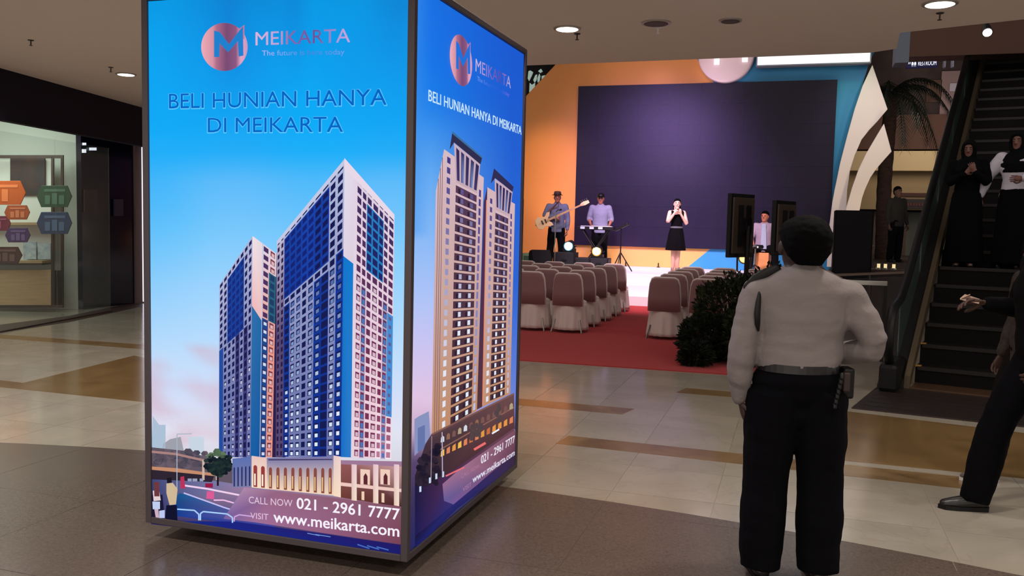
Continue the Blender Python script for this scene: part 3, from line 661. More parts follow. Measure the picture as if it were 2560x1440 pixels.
sp_.line([(1183, 1124), (1212, 1107)], 6, (236, 110, 110), 14); sp_.line([(1112, 1190), (1158, 1168)], 4, (226, 110, 120), 14); sp_.line([(1228, 1084), (1246, 1073)], 4, (236, 240, 250), 14)
for x, y in ((1072, 1200), (1088, 1190), (1105, 1185), (1048, 1222)): sp_.poly([(x-2, y-6), (x+3, y-7), (x+3, y+7), (x-2, y+8)], (200, 216, 240), 14)
sp_.line([(1077, 1090), (1075, 1205)], 2, (150, 130, 150), 14); sp_.line([(1103, 1080), (1104, 1190)], 2.5, (180, 170, 196), 14)
emblem(sp_, 1150, 151, 28, 63, (28, 112, 220), 15, 14)
def stext(body, x0, y0, x1, y1, h, col, off=0, l=18, col2=None): sp_.text(body, x0, y0, x1, y1, h, col, off, l, col2)
stext('MEIKARTA', 1186, 178, 1274, 221, 32, 0, 0, col2=lambda a, b: ramp([(0, (216, 190, 226)), (.45, (120, 96, 190)), (.7, (90, 70, 170)), (1, (210, 190, 226))], a))
stext('The future is here today', 1190, 205, 1270, 245, 15, 0, 0, col2=lambda a, b: ramp([(0, (130, 160, 236)), (.4, (50, 100, 220)), (.7, (40, 90, 215)), (1, (130, 110, 226))], a))
stext('BELI HUNIAN HANYA DI MEIKARTA', 1068, 252, 1301, 337, 28, (198, 230, 248), .012)
stext('CALL NOW', 1150, 1196, 1196, 1168, 10, (170, 120, 150), 0)
stext('021 - 2961 7777', 1200, 1160, 1284, 1106, 20, (236, 230, 244), .01)
stext('VISIT', 1154, 1230, 1176, 1215, 11, (176, 126, 160), 0)
stext('www.meikarta.com', 1179, 1208, 1284, 1138, 17, (226, 224, 242), .01)
sp_.build('side_poster', kiosk, KC)['label'] = 'backlit poster of twin beige skyscrapers at dusk'
# ------------------------------------------------------------------ left shopfront
T0 = Vector((-9.975, 8.87, 0)); T1 = Vector((-10.62, 11.55, 0)); uf = (T1-T0).normalized(); nf = Vector((uf.y, -uf.x, 0))
A0 = T0-uf*6
def slab(p, q, z0, z1, t, name, m, parent=None, n=None, **k):
    """upright slab between two floor points, t thick away from the viewer's side"""
    p = Vector((p[0], p[1], 0)); q = Vector((q[0], q[1], 0)); d = (q-p).normalized(); nn = Vector((-d.y, d.x, 0)) if n is None else n
    return M().prism([p+Vector((0,0,z0)), q+Vector((0,0,z0)), q+Vector((0,0,z1)), p+Vector((0,0,z1))], nn*t).build(name, m, parent, **k)
FA0 = Vector((-8.78, 7.88, 0)); FA1 = Vector((-9.68, 11.27, 0)); ff = (FA1-FA0).normalized(); nfa = Vector((-ff.y, ff.x, 0))
tag(slab(FA0-ff*7, FA1+ff*5, 2.66, 3.25, .12, 'trim_1', M_dark, n=nfa), kind='structure')
W0 = Vector((-12.17, 11.29, 0)); W1 = Vector((-11.23, 11.61, 0)); dw = (W1-W0).normalized(); nw = Vector((dw.y, -dw.x, 0))
tag(slab(W0-dw*5, W1, 0, 3.2, .15, 'wall_shop', M_wall, n=-nw), kind='structure')
tag(M().prism([(-16, 4, 2.9), (-10.4, 4, 2.9), (-11.2, 11.6, 2.9), (-16, 10, 2.9)], (0,0,.1)).build('ceiling_shop', M_wall), kind='structure') if 0 else None
g = M()
glz = thing('shop_glazing', 'clear frameless glass shopfront of the bright shop at the far left', 'shop window', tuple(T0), math.atan2(uf.y, uf.x))
Lg = (T1-T0).length+6
for k in range(6):
    M().box(-6+k*Lg/6+.004, -6+(k+1)*Lg/6-.004, 0, .012, .02, 2.66).build('pane', M_glass, glz)
M().box(-6, Lg-6, -.03, .04, 0, .02).build('threshold', M_dwood, glz)
def PW(px, py, off=0): return PP(px, py, W0+nw*off, nw)
def wpoly(pts, off, t, name, m, parent, org, **k):
    mm = M().prism([PW(x, y, off)-org for x, y in pts], nw*t); return mm.build(name, m, parent, **k)
def wrect(x0, y0, x1, y1, off, t, name, m, parent, org, **k): return wpoly([(x0, y0), (x1, y0), (x1, y1), (x0, y1)], off, t, name, m, parent, org, **k)
o = Vector((PW(70, 768, .5).x, PW(70, 768, .5).y, 0)); rk = thing('display_rack', 'white shop display rack with brown metal posts and pale wood base, behind glass', 'display rack', tuple(o))
for x in (-120, 133, 157): wrect(x-3, 392, x+3, 768, .5 if x < 150 else .22, .03, 'post', M_dwood, rk, o)
wrect(-120, 388, 160, 396, .5, .03, 'top_rail', M_dwood, rk, o)
wrect(-120, 674, 131, 762, .5, .05, 'base_panel', M_wood, rk, o); wrect(-120, 762, 160, 769, .5, .04, 'plinth', M_dwood, rk, o)
wrect(-120, 650, 131, 656, .3, .32, 'shelf', M_wood, rk, o); wrect(-120, 556, 131, 562, .3, .2, 'shelf', M_wood, rk, o)
wrect(-120, 657, 131, 660, .3, .33, 'shelf_edge', M_dwood, rk, o); wrect(138, 676, 154, 764, .24, .02, 'side_panel', M_dwood, rk, o)
wrect(-120, 400, 131, 650, .28, .02, 'back_panel', mat('rack_white', (214, 214, 204), .5), rk, o)
wrect(28, 396, 114, 488, .31, .03, 'dark_poster', mat('dark_poster', (70, 50, 46), .5, rgb2=(34, 36, 44), scale=6), rk, o)['label'] = 'dark brown picture panel'
for a, b, c, d in ((60, 605, 92, 648), (96, 608, 128, 648)):
    wrect(a, b, c, d, .36, .02, 'brochure_tray', mat('brochure_pale', (196, 206, 210), .4, rgb2=(140, 156, 170), scale=14), rk, o)
def hexsign(x0, y0, x1, y1, rgb, lab, tx):
    h = (y1-y0); c = (x1-x0)*.13; pts = [(x0+c, y0), (x1-c, y0), (x1, y0+h*.5), (x1-c, y1), (x0+c, y1), (x0, y0+h*.5)]
    org = PW((x0+x1)/2, (y0+y1)/2, 1.2); t = thing('hexagonal_sign', lab, 'sign', tuple(org), 0, 'coloured hexagonal signs on the shop glass')
    wpoly(pts, 1.2, .02, 'board', mat('sign_%d_%d_%d' % rgb, rgb, .4), t, org, bevel=.004)
    for k in range(tx):
        a = x0+(x1-x0)*(.22+.2*k); wrect(a, y0+h*.45+(k % 2)*-h*.1, a+(x1-x0)*.15, y1-h*.14, 1.222, .003, 'pictogram', mat('sign_ink_%d' % rgb[0], tuple(min(255, q+40) for q in rgb), .5), t, org)
    wrect(x0+(x1-x0)*.2, y0+h*.16, x1-(x1-x0)*.2, y0+h*.28, 1.222, .003, 'caption_line', mat('sign_ink_%d' % rgb[0], tuple(min(255, q+40) for q in rgb), .5), t, org)
hexsign(-40, 452, 66, 512, (206, 92, 36), 'big orange hexagonal sign cut by the left edge, topmost on the glass', 2)
hexsign(12, 513, 76, 549, (178, 84, 44), 'small reddish orange hexagonal sign just below the big orange one', 3)
hexsign(-30, 540, 28, 577, (120, 40, 62), 'crimson hexagonal sign cut by the left edge, below the orange ones', 2)
hexsign(14, 570, 77, 606, (70, 48, 96), 'small purple hexagonal sign above the brown one', 3)
hexsign(-30, 617, 57, 659, (74, 42, 38), 'dark brown hexagonal sign, lowest on the glass', 3)
hexsign(93, 464, 181, 518, (40, 78, 56), 'dark green hexagonal sign above the blue one', 3)
hexsign(93, 530, 181, 585, (38, 62, 96), 'dark blue hexagonal sign below the green one', 3)
D0 = PZ(208, 774); D1 = PZ(343, 758); dd = (D1-D0).normalized(); nd = Vector((-dd.y, dd.x, 0))
tag(slab(D0, D1+dd*1.2, 0, 3.2, .1, 'window_1', M_navy, n=nd), kind='structure')
def PD(px, py, off=.02): return PP(px, py, Vector((D0.x, D0.y, 0))-nd*off, nd)
def drect(x0, y0, x1, y1, name, m, lab, cat, em=None, t=.02):
    c = PD((x0+x1)/2, (y0+y1)/2); th = thing(name, lab, cat, tuple(c))
    M().prism([PD(*q)-c for q in ((x0, y0), (x1, y0), (x1, y1), (x0, y1))], -nd*t).build('face', m, th)
M_wl = mat('white_lamp', (230, 235, 240), .5, emit=(220, 230, 240), es=1.1)
drect(223, 369, 239, 376, 'wall_lamp', M_wl, 'small white lamp glowing in the dark shop window, right one', 'lamp')
drect(205, 373, 213, 382, 'wall_lamp', M_wl, 'small white lamp glowing at the corner of the dark shop, lower one', 'lamp')
drect(206, 357, 213, 363, 'wall_lamp', M_wl, 'small white lamp glowing at the corner of the dark shop, upper one', 'lamp')
drect(209, 474, 240, 530, 'shop_poster', mat('dim_poster', (52, 30, 40), .5, rgb2=(24, 22, 44), scale=5), 'dim reddish poster in the dark shop window', 'poster')
drect(283, 498, 306, 540, 'shop_poster', mat('dim_poster_blue', (40, 40, 66), .5, rgb2=(22, 24, 54), scale=5), 'dim greyish blue poster in the dark shop window', 'poster')
tag(slab(PZ(341, 759), PZ(357, 757), 0, 3.2, .4, 'trim_3', mat('brown_pilaster', (112, 92, 92), .5)), kind='structure')
p0, p1 = PZ(357.5, 757), PZ(366, 756.5); zt = PP(360, 362, p0, Vector((0, 1, 0))).z
stp = thing('light_strip', 'tall thin white glowing light strip on the brown pilaster left of the big light box', 'light', tuple(p0))
slab(p0-p0, p1-p0, .02, zt, .06, 'tube', mat('strip_glow', (240, 240, 255), .5, emit=(236, 236, 255), es=1.6), stp)
slab(p0-p0, p1-p0, 0, .02, .08, 'end_cap', M_black, stp)
# ------------------------------------------------------------------ stage
SX0, SX1 = -7.2, 1.30
st = thing('stage', 'low white stage with three broad steps in front of the screen', 'stage', (-2.8, 19, 0)); so = Vector((-2.8, 19, 0))
def spart(mm, name, m, **k): mm.v = [tuple(Vector(v)-so) for v in mm.v]; return mm.build(name, m, st, **k)
spart(M().box(SX0, SX1, 17.95, 22.2, 0, .60), 'platform', M_white, bevel=.01)
spart(M().box(-5.6, -.6, 17.62, 17.948, 0, .40), 'step', M_white, bevel=.008)
spart(M().box(-5.6, -.6, 17.28, 17.618, 0, .20), 'step', M_white, bevel=.008)
YB = 21.36
bd = thing('stage_backdrop', 'wide orange and blue backdrop frame around the big dark screen', 'backdrop', (-2.2, YB, .6)); bo = Vector((-2.2, YB, .6))
def bpoly(pts, yoff, t, name, m, parent=None, **k):
    return M().prism([Vector((p.x, p.y, max(p.z, .603)))-bo for p in [PY(x, y, YB+yoff) for x, y in pts]], (0, t, 0)).build(name, m, parent or bd, **k)
o1 = bpoly([(1180, 400), (1320, 235), (1395, 155), (1500, 20), (1662, 20), (1744, 150), (1790, 214), (1452, 216), (1438, 614), (1436, 668), (1150, 664)], 0, .2, 'orange_panel', M_or)
bpoly([(1438, 611), (1776, 622), (1716, 672), (1436, 664)], .01, .2, 'amber_footer', M_yel)
bpoly([(1776, 622), (2069, 633), (2066, 690), (1716, 672)], .01, .2, 'blue_footer', M_bl)
bpoly([(1662, 20), (2110, 20), (2186, 130), (2172, 160), (2130, 300), (2098, 430), (2088, 520), (2083, 600), (2082, 660), (2066, 690), (2069, 632), (2092, 200), (1790, 214), (1744, 150)], 0, .2, 'blue_panel', M_bl)
tag(M().box(-5.23, .78, -.06, .14, 1.085, 5.0).build('led_screen', M_led), 'huge unlit dark violet video screen in the middle of the stage backdrop', 'screen').location = (0, YB-.02, 0)
# module seams of the LED wall: cabinets of the screen
vw = [x for x in bpy.data.objects if x.name == 'led_screen'][0]
cab = M().box(-.246, .246, -.004, .0, -.246, .246).build('cabinet', M_led); cm = cab.data; bpy.data.objects.remove(cab)
for i in range(12):
    for j in range(8):
        c_ = inst(cm, 'cabinet', vw, (-5.23+.2504+i*.5008, -.06, 1.085+.2446+j*.4893)); c_.scale = (1, 1, .978)
for px_, lab in ((1478, 0),):
    pass
def disc(mm, c, r, y0, y1, seg=48):
    pts = [(c[0]+r*math.cos(2*math.pi*k/seg), y0, c[1]+r*math.sin(2*math.pi*k/seg)) for k in range(seg)]
    return mm.prism(pts, (0, y1-y0, 0))
em = PY(1817, 141, YB); er = .64
emb = thing('round_emblem', 'big round pinkish white stage emblem with raised letter M, half hidden by the ceiling', 'emblem', (em.x, YB-.02, em.z))
disc(M(), (0, 0), er, -.22, -.001).build('disc', mat('pearl_pink', (232, 206, 214), .25), emb, bevel=.04)
mw = mat('emblem_white', (250, 248, 250), .4, emit=(255, 250, 252), es=.6)
M().prism([(-.26, -.265, -.23), (-.14, -.265, -.23), (-.14, -.265, .12), (.115, -.265, -.04), (.37, -.265, .12), (.37, -.265, -.19), (.50, -.265, -.19), (.50, -.265, .48), (.36, -.265, .40), (.115, -.265, .14), (-.26, -.265, .36)], (0, .045, 0)).build('letter', mw, emb)
spot('added_emblem_light', (em.x-.4, 19.4, 4.2), (em.x, YB, em.z-.2), 70, (1, .85, .88), 40, .8, .2)  # added pinkish spot without a fitting, brightens the emblem
sb = thing('tagline_sign', 'long white lit sign above the blue part of the backdrop, letters cut off by ceiling', 'sign', (0, YB-.03, 0))
a_, b_ = PY(1890, 167, YB-.3), PY(2178, 152, YB-.3)
M().box(a_.x, b_.x, -.27, -.01, (a_.z+b_.z)/2-.02, (a_.z+b_.z)/2+.82).build('casing', mat('silver_case', (150, 150, 156), .4), sb)
M().box(a_.x+.03, b_.x-.03, -.285, -.268, (a_.z+b_.z)/2+.01, (a_.z+b_.z)/2+.79).build('diffuser', mat('sign_diffuser', (250, 252, 255), .5, emit=(240, 248, 255), es=1.0), sb)
zb = (a_.z+b_.z)/2+.30
text_obj('The future is here today', 'lettering', mat('sign_letter', (96, 110, 130), .5), (a_.x+.18, -.287, zb), (b_.x-a_.x-.36, 0, 0), (0, 0, .26), sb)
# backdrop edge lights on the stage floor
for x, wh in ((-3.9, 'right of the tripod stand'), (-3.1, 'midway between tripod and singer'), (-2.62, 'right behind the singer'), (-.9, 'on its blue part nearer the singer'), (-.35, 'on its blue part by the display')):
    t = thing('floor_clamp', 'small dark clip at the backdrop foot, '+wh, 'clip', (x, YB-.12, .6), 0, 'clips along the foot of the backdrop')
    M().box(-.012, .012, -.02, .02, 0, .11).box(-.04, .04, -.03, .03, 0, .015).build('clip_body', M_black, t)
# white curved leaf boards
def leaf(name, pts, y, lab):
    org = PY(*pts[0], y); t = thing(name, lab, 'leaf board', tuple(org))
    M().prism([PY(a, b, y)-org for a, b in pts], (0, .12, 0)).build('board', M_leafw, t, bevel=.008)
    M().box(-.6, -.56, .12, .9, -3.6, -3.56).build('brace', M_black, t) if 0 else None
leaf('leaf_board', [(2181, 162), (2219, 273), (2193, 304), (2174, 324), (2154, 349), (2137, 388), (2125, 427), (2118, 476), (2116, 522), (2112, 590), (2106, 668), (2067, 667), (2072, 578), (2081, 505), (2086, 478), (2101, 405), (2120, 332), (2137, 271), (2157, 213)], 21.0, 'tall white pointed leaf-shaped board at the right edge of the backdrop')
leaf('leaf_board', [(2210, 309), (2229, 379), (2210, 400), (2191, 422), (2176, 444), (2162, 475), (2155, 496), (2149, 526), (2143, 600), (2138, 671), (2100, 670), (2108, 580), (2115, 522), (2130, 470), (2147, 422), (2166, 383), (2186, 349)], 20.7, 'shorter white curved leaf board glowing warm at its foot, behind the loudspeaker')
# ------------------------------------------------------------------ carpet
c = M().prism([(-6.6, 9.56, 0), (-.1, 9.78, 0), (3.6, 9.9, 0) if 0 else (.35, 9.82, 0), (.35, 17.27, 0), (-6.6, 17.27, 0)], (0, 0, .008)).build('red_carpet', M_carpet)
tag(c, 'bright red carpet covering the floor under the chairs in front of the stage', 'carpet')
# ------------------------------------------------------------------ covered banquet chairs
def chair_parts(t):
    # faces +Y (towards the stage); we see its back
    M().rings([(0, -.01, .40, .225, .022), (0, -.015, .60, .222, .024), (0, -.03, .78, .205, .024), (0, -.04, .85, .18, .022), (0, -.042, .875, .13, .016)], 28).build('cushioned_back', M_covback, t, smooth=True)
    M().rings([(0, 0, .40, .238, .03), (0, .005, .62, .234, .03), (0, -.008, .79, .218, .03), (0, -.018, .865, .19, .028), (0, -.02, .89, .14, .018)], 28).build('back_cover', M_cover, t, smooth=True).location = (0, .02, 0)
    M().rings([(0, .22, .40, .235, .23), (0, .22, .455, .235, .235), (0, .22, .475, .20, .2)], 28).build('seat_cover', M_cover, t, smooth=True)
    rs = []; n_ = 9
    for i in range(n_): z = .43-.385*i/(n_-1); k = i/(n_-1); rs.append((0, .21-.01*k, z, 0.235+.032*k, .235+.03*k))
    M().rings(rs[::-1], 72, rip=lambda th, i: (.055)*(1-i/8.0)*math.sin(th*15+1.2*math.sin(th*3))).build('skirt', M_cover, t, smooth=True)
    for sx in (-.235, .235):
        for sy in (-.03, .44): M().tube([(sx*.8, sy+.04, .20), (sx*.98, sy, .012)], .011, 8, dome=False).rings([(sx*.98, sy, .0, .015, .015), (sx*.98, sy, .014, .015, .015)], 10).build('leg', M_chrome, t)
proto = thing('banquet_chair', 'x', 'chair'); chair_parts(proto)
order = ['nearest row', 'second row from the aisle front', 'third row', 'fourth row', 'row nearest the stage']
ords = ['nearest', 'second', 'third', 'fourth', 'farthest']
first = True
def put_chair(x, y, rz, lab, grp):
    global first
    o = proto if first else copy_tree(proto); first = False
    o.location = (x, y, .008); o.rotation_euler = (0, 0, rz); o['label'] = lab; o['group'] = grp; return o
GL = 'white covered chairs left of the aisle'; GR_ = 'white covered chairs right of the aisle'
ya = PZ(1415, 832); 
for r in range(5):
    y = 12.42+.86*r
    for c_ in range(5 if r else 5):
        x = -3.12-.572*c_; x += random.uniform(-.006, .006)
        if PZ and c_ == 0: lab = 'white covered banquet chair beside the aisle, %s row of the left block' % ords[r]
        elif c_ == 1: lab = 'white covered banquet chair second from the aisle, %s row of the left block' % ords[r]
        else: lab = 'white covered banquet chair, %s from the aisle in the %s row, left block' % (('third', 'fourth', 'fifth')[c_-2], ords[r])
        if c_ >= 4 and r < 3: continue
        if c_ >= 2 and r < 1: continue
        if c_ >= 3 and r < 2: continue
        put_chair(x, y, random.uniform(-.03, .03), lab, GL)
for r in range(5):
    y = 12.35+.86*r
    for c_ in range(4):
        x = -1.70+.572*c_+random.uniform(-.006, .006)
        if r == 0 and c_ > 1: continue
        lab = 'white covered banquet chair, %s from the aisle in the %s row, right block' % (('first', 'second', 'third', 'fourth')[c_], ords[r])
        put_chair(x, y, random.uniform(-.03, .03), lab, GR_)
# ------------------------------------------------------------------ shrubs
LEAFM = [mat('shrub_leaf', (20, 30, 14), .75, spec=.2, rgb2=(40, 48, 24), scale=5), mat('shrub_leaf_dark', (12, 20, 12), .75, spec=.2, rgb2=(28, 34, 20), scale=5)]
def shrub(x, y, r, h, lab, m, n=2600, z0=0.0):
    t = thing('shrub', lab, 'plant', (x, y, .008)); pot = M().rings([(0, 0, 0, r*.34, r*.34), (0, 0, .22, r*.42, r*.42), (0, 0, .24, r*.46, r*.46), (0, 0, .26, r*.44, r*.44)], 24).build('pot', M_black, t)
    st_ = M()
    for k in range(12): a = k*.52; st_.tube([(0, 0, .2), (r*.3*math.cos(a), r*.3*math.sin(a), h*.5), (r*.62*math.cos(a), r*.62*math.sin(a), h*.8)], [.014, .01, .005], 6)
    st_.build('stems', M_dwood, t)
    f = M()
    for k in range(n):
        a = random.random()*6.283; u = random.uniform(-1, 1); q = (.62+.38*random.random()**.5); s_ = math.sqrt(1-u*u)
        bump = 1+.22*noise.noise(Vector((math.cos(a)*s_*2.4+x, math.sin(a)*s_*2.4+y, u*2.4)))
        p = Vector((math.cos(a)*s_*r*q*bump, math.sin(a)*s_*r*q*bump, max(.03, h*.5+u*h*.5*q*bump)))
        d = (p-Vector((0, 0, h*.35))).normalized()+Vector((random.uniform(-.7, .7), random.uniform(-.7, .7), random.uniform(-.3, .7))); d.normalize()
        l = random.uniform(.05, .11); s2 = d.cross(Vector((random.uniform(-1, 1), random.uniform(-1, 1), random.uniform(-1, 1)))).normalized()*l*.2
        f.add([p, p+d*l*.5+s2, p+d*l-Vector((0,0,l*.15)), p+d*l*.5-s2], [(0, 1, 2, 3)])
    o = f.build('foliage', m, t); o['kind'] = 'stuff'
shrub(-.93, 10.72, .34, .52, 'low dark green shrub spreading onto the red carpet, nearest and lowest of the clump', LEAFM[1], 2600)
shrub(-.36, 10.62, .40, .66, 'dark green bushy shrub beside the guard, right of the low spreading one', LEAFM[0], 3000)
shrub(-.72, 11.26, .44, .98, 'dark green leafy shrub rising in front of the covered chairs', LEAFM[0], 3000)
shrub(-.22, 11.34, .46, 1.10, 'tall bushy shrub, topmost of the clump, under the turned display screen', LEAFM[1], 3400)
shrub(-1.02, 10.22, .16, .24, 'smallest dark shrub at the left foot of the clump on the carpet', LEAFM[1], 900)
# ------------------------------------------------------------------ displays on stands seen from behind
def tv(px0, py0, px1, py1, d, lab, yaw):
    a = PY(px0, py0, d); b = PY(px1, py1, d); cx, cz = (a.x+b.x)/2, (a.z+b.z)/2; hh = (a.z-b.z)
    t = thing('display_on_stand', lab, 'screen', (cx, d, .008), yaw); w2 = .29
    M().box(-w2, w2, -.02, .035, cz-hh/2, cz+hh/2).build('bezel', M_black, t, bevel=.006)
    M().box(-w2+.03, w2-.03, -.045, -.02, cz-hh/2+.05, cz+hh/2-.05).build('back_shell', mat('tv_back', (66, 52, 42), .45, .2), t, bevel=.01)
    M().box(-.14, -.06, -.075, -.045, cz-hh*.32, cz+hh*.32).box(.05, .13, -.075, -.045, cz-hh*.32, cz+hh*.32).box(-.14, .13, -.09, -.075, cz-.1, cz+.1).build('mount_bracket', M_black, t)
    M().box(-w2+.015, w2-.015, .035, .038, cz-hh/2+.015, cz+hh/2-.015).build('panel', M_navy, t)
    M().tube([(0, -.11, .03), (0, -.11, cz)], .03, 12, dome=False).build('pole', M_black, t)
    M().box(-.05, .05, -.12, -.05, cz-.06, cz+.06).build('pole_clamp', M_black, t)
    M().rings([(0, -.11, 0, .17, .17), (0, -.11, .02, .17, .17), (0, -.11, .035, .05, .05)], 28).build('base', M_black, t)
tv(1822, 486, 1882, 646, 11.93, 'portrait display turned away on a black pole, left one beside the seated percussionist', R_(62))
tv(1937, 503, 1982, 640, 12.0, "portrait display turned away on a pole, right one partly behind the guard's head", R_(65))
# ------------------------------------------------------------------ loudspeakers
def pa(x, y, z, w_, d_, h_, lab, rz=0):
    t = thing('loudspeaker', lab, 'loudspeaker', (x, y, z), rz)
    M().box(-w_/2, w_/2, -d_/2, d_/2, 0, h_).build('cabinet', M_blackm, t, bevel=.012)
    M().box(-w_/2+.02, w_/2-.02, -d_/2-.012, -d_/2+.002, .02, h_-.02).build('grille', M_grille, t, bevel=.004)
    M().tube([(w_/2, -.06, h_*.5), (w_/2+.03, -.06, h_*.5), (w_/2+.03, .06, h_*.5), (w_/2, .06, h_*.5)], .01, 8).build('handle', M_chrome, t)
    return t
pa(.905, 15.2, .008, .62, .6, .80, 'black subwoofer standing on the floor under the big loudspeaker, mostly behind the guard')
pa(.905, 15.2, .815, .58, .5, 1.115, 'large black loudspeaker stacked at the right end of the stage')
pa(-6.05, 18.55, .60, .5, .5, 1.55, 'tall black loudspeaker column at the left end of the stage, beside the light box')
def wedge(x, y, z, w_, lab, rz=0):
    t = thing('stage_monitor', lab, 'stage monitor', (x, y, z), rz)
    M().prism([(-w_/2, -.2, 0), (-w_/2, .2, 0), (-w_/2, .2, .36), (-w_/2, .08, .42), (-w_/2, -.2, .12)], (w_, 0, 0)).build('cabinet', M_blackm, t, bevel=.01)
    M().prism([(-w_/2+.03, -.205, .13), (-w_/2+.03, .06, .425), (-w_/2+.03, .05, .43), (-w_/2+.03, -.215, .135)], (w_-.06, 0, 0)).build('grille', M_grille, t)
wedge(PY(1352, 640, 18.25).x, 18.25, .60, .46, 'black wedge stage monitor at the left end beside the bassist', R_(28))
def flight(x0, px1, y, z0, z1, name, lab): 
    a = PY(x0, 640, y); b = PY(px1, 640, y); t = thing('flight_case', lab, 'equipment case', ((a.x+b.x)/2, y, z0)); w2 = (b.x-a.x)/2; h_ = z1-z0
    M().box(-w2, w2, -.2, .2, 0, h_).build('case_body', mat('case_navy', (15, 13, 22), .6), t, bevel=.01)
    for sx in (-1, 1): M().box(sx*w2-.015, sx*w2+.015, -.205, -.19, 0, h_).build('edge_trim', M_chrome if 0 else M_black, t)
    M().box(-.06, .06, -.215, -.2, h_*.5, h_*.5+.03).build('handle', M_black, t)
flight(1390, 1441, 18.8, .6, .98, '', 'black equipment case under the white moving light, left of the others')
flight(1441, 1479, 18.9, .6, .87, '', 'black low equipment case between the two lit moving lights')
flight(1479, 1524, 18.95, .6, .87, '', 'black low equipment case under the yellow moving light')
def moving_head(px, py, y, z0, col, glow, lab, es=9):
    c = PY(px, py, y); t = thing('moving_head_light', lab, 'stage light', (c.x, y, z0)); hz = c.z-z0
    M().box(-.13, .13, -.1, .1, 0, .09).build('base', M_black, t, bevel=.01)
    for s_ in (-1, 1): M().tube([(s_*.06, 0, .08), (s_*.135, 0, .14), (s_*.14, 0, hz)], [.025, .02, .02], 8).build('yoke_arm', M_black, t)
    M().tube([(0, .13, hz+.05), (0, -.05, hz), (0, -.1, hz-.005)], [.085, .11, .115], 20, dome=False).build('head', M_black, t)
    lens = M().tube([(0, -.098, hz), (0, -.112, hz)], .088, 24, dome=False).build('lens', mat('lens_'+name_c(col), col, .3, emit=col, es=es), t)
    M().tube([(0, -.095, hz), (0, -.108, hz)], .108, 24, dome=False).build('lens_ring', mat('ring_'+name_c(glow), glow, .5, emit=glow, es=.5), t)
def name_c(c): return '%d_%d_%d' % tuple(c)
moving_head(1424, 615, 18.75, .98, (214, 250, 255), (40, 110, 130), 'moving stage light shining white, beside the bassist')
moving_head(1494, 628, 18.85, .87, (255, 226, 110), (150, 110, 20), 'moving stage light shining yellow, below the keyboard', 6)
moving_head(1861, 645, 18.3, .60, (255, 206, 90), (70, 50, 20), 'moving stage light glowing dim yellow behind the left display pole', 3)
# microphone stands, tripod, keyboard
def mic_stand(px, py0, py1, y, lab, z=.6, mic=True):
    a = PY(px, py1, y); b = PY(px, py0, y); t = thing('microphone_stand', lab, 'microphone stand', (a.x, y, z))
    M().tube([(0, 0, .03), (0, 0, b.z-z)], .012, 8, dome=False).build('pole', M_chrome, t)
    M().rings([(0, 0, 0, .13, .13), (0, 0, .015, .13, .13), (0, 0, .03, .03, .03)], 20).build('base', M_black, t)
    M().tube([(0, 0, b.z-z), (.02, .1, b.z-z+.05), (.03, .22, b.z-z+.04)], .009, 8).build('boom', M_black, t)
    M().tube([(.03, .2, b.z-z+.045), (.03, .3, b.z-z+.055)], [.014, .026], 10).build('microphone', M_black, t)
mic_stand(1386, 530, 668, 18.42, 'thin microphone stand in front of the bassist')
t = thing('tripod_stand', 'black tripod stand with blurred cymbal shape beside the keyboard player', 'stand', (PY(1551, 640, 18.7).x, 18.7, .6))
for a in (0.4, 2.5, 4.6): M().tube([(0, 0, .42), (.26*math.cos(a), .26*math.sin(a), .015)], .012, 8).build('leg', M_black, t)
M().tube([(0, 0, .06), (0, 0, .98)], .014, 8).build('pole', M_black, t)
M().tube([(-.1, 0, .9), (.12, 0, 1.02)], [.05, .06], 10, flat=.5).build('clamp_head', M_black, t)
kp = PY(1490, 575, 19.45); kb = thing('stage_keyboard', 'black electronic keyboard on crossed stand in front of the capped player', 'keyboard', (kp.x, 19.45, .6))
kz = kp.z-.6
M().box(-.42, .42, -.14, .14, kz, kz+.08).build('keyboard_body', M_black, kb, bevel=.01)
kk = M().box(.0, .018, -.0, .12, 0, .012).build('key', mat('key_white', (220, 215, 215), .3)); km = kk.data; bpy.data.objects.remove(kk)
for i in range(36): inst(km, 'key', kb, (-.36+i*.02, .005, kz+.08))
for x0, x1 in ((-.3, .3), (.3, -.3)):
    for yy in (-.1, .1): M().tube([(x0, yy, .01), (x1, yy, kz)], .014, 8, dome=False).build('stand_leg', M_black, kb)
for x in (-.33, -.12, .08): M().box(x, x+.1, -.15, -.14, kz+.02, kz+.07).build('label_plate', mat('plate_pale', (180, 190, 200), .4), kb)
# cables and clutter at left end of stage
t = thing('equipment_trolley', 'small pale green and white equipment box at the left edge of the stage', 'equipment', (PY(1322, 650, 18.6).x, 18.6, .6))
M().box(-.12, .12, -.1, .1, 0, .34).build('box_body', mat('pale_green', (130, 150, 120), .6), t, bevel=.01); M().box(-.09, .09, -.108, -.1, .1, .28).build('front_plate', mat('dark_green', (60, 92, 70), .5), t)
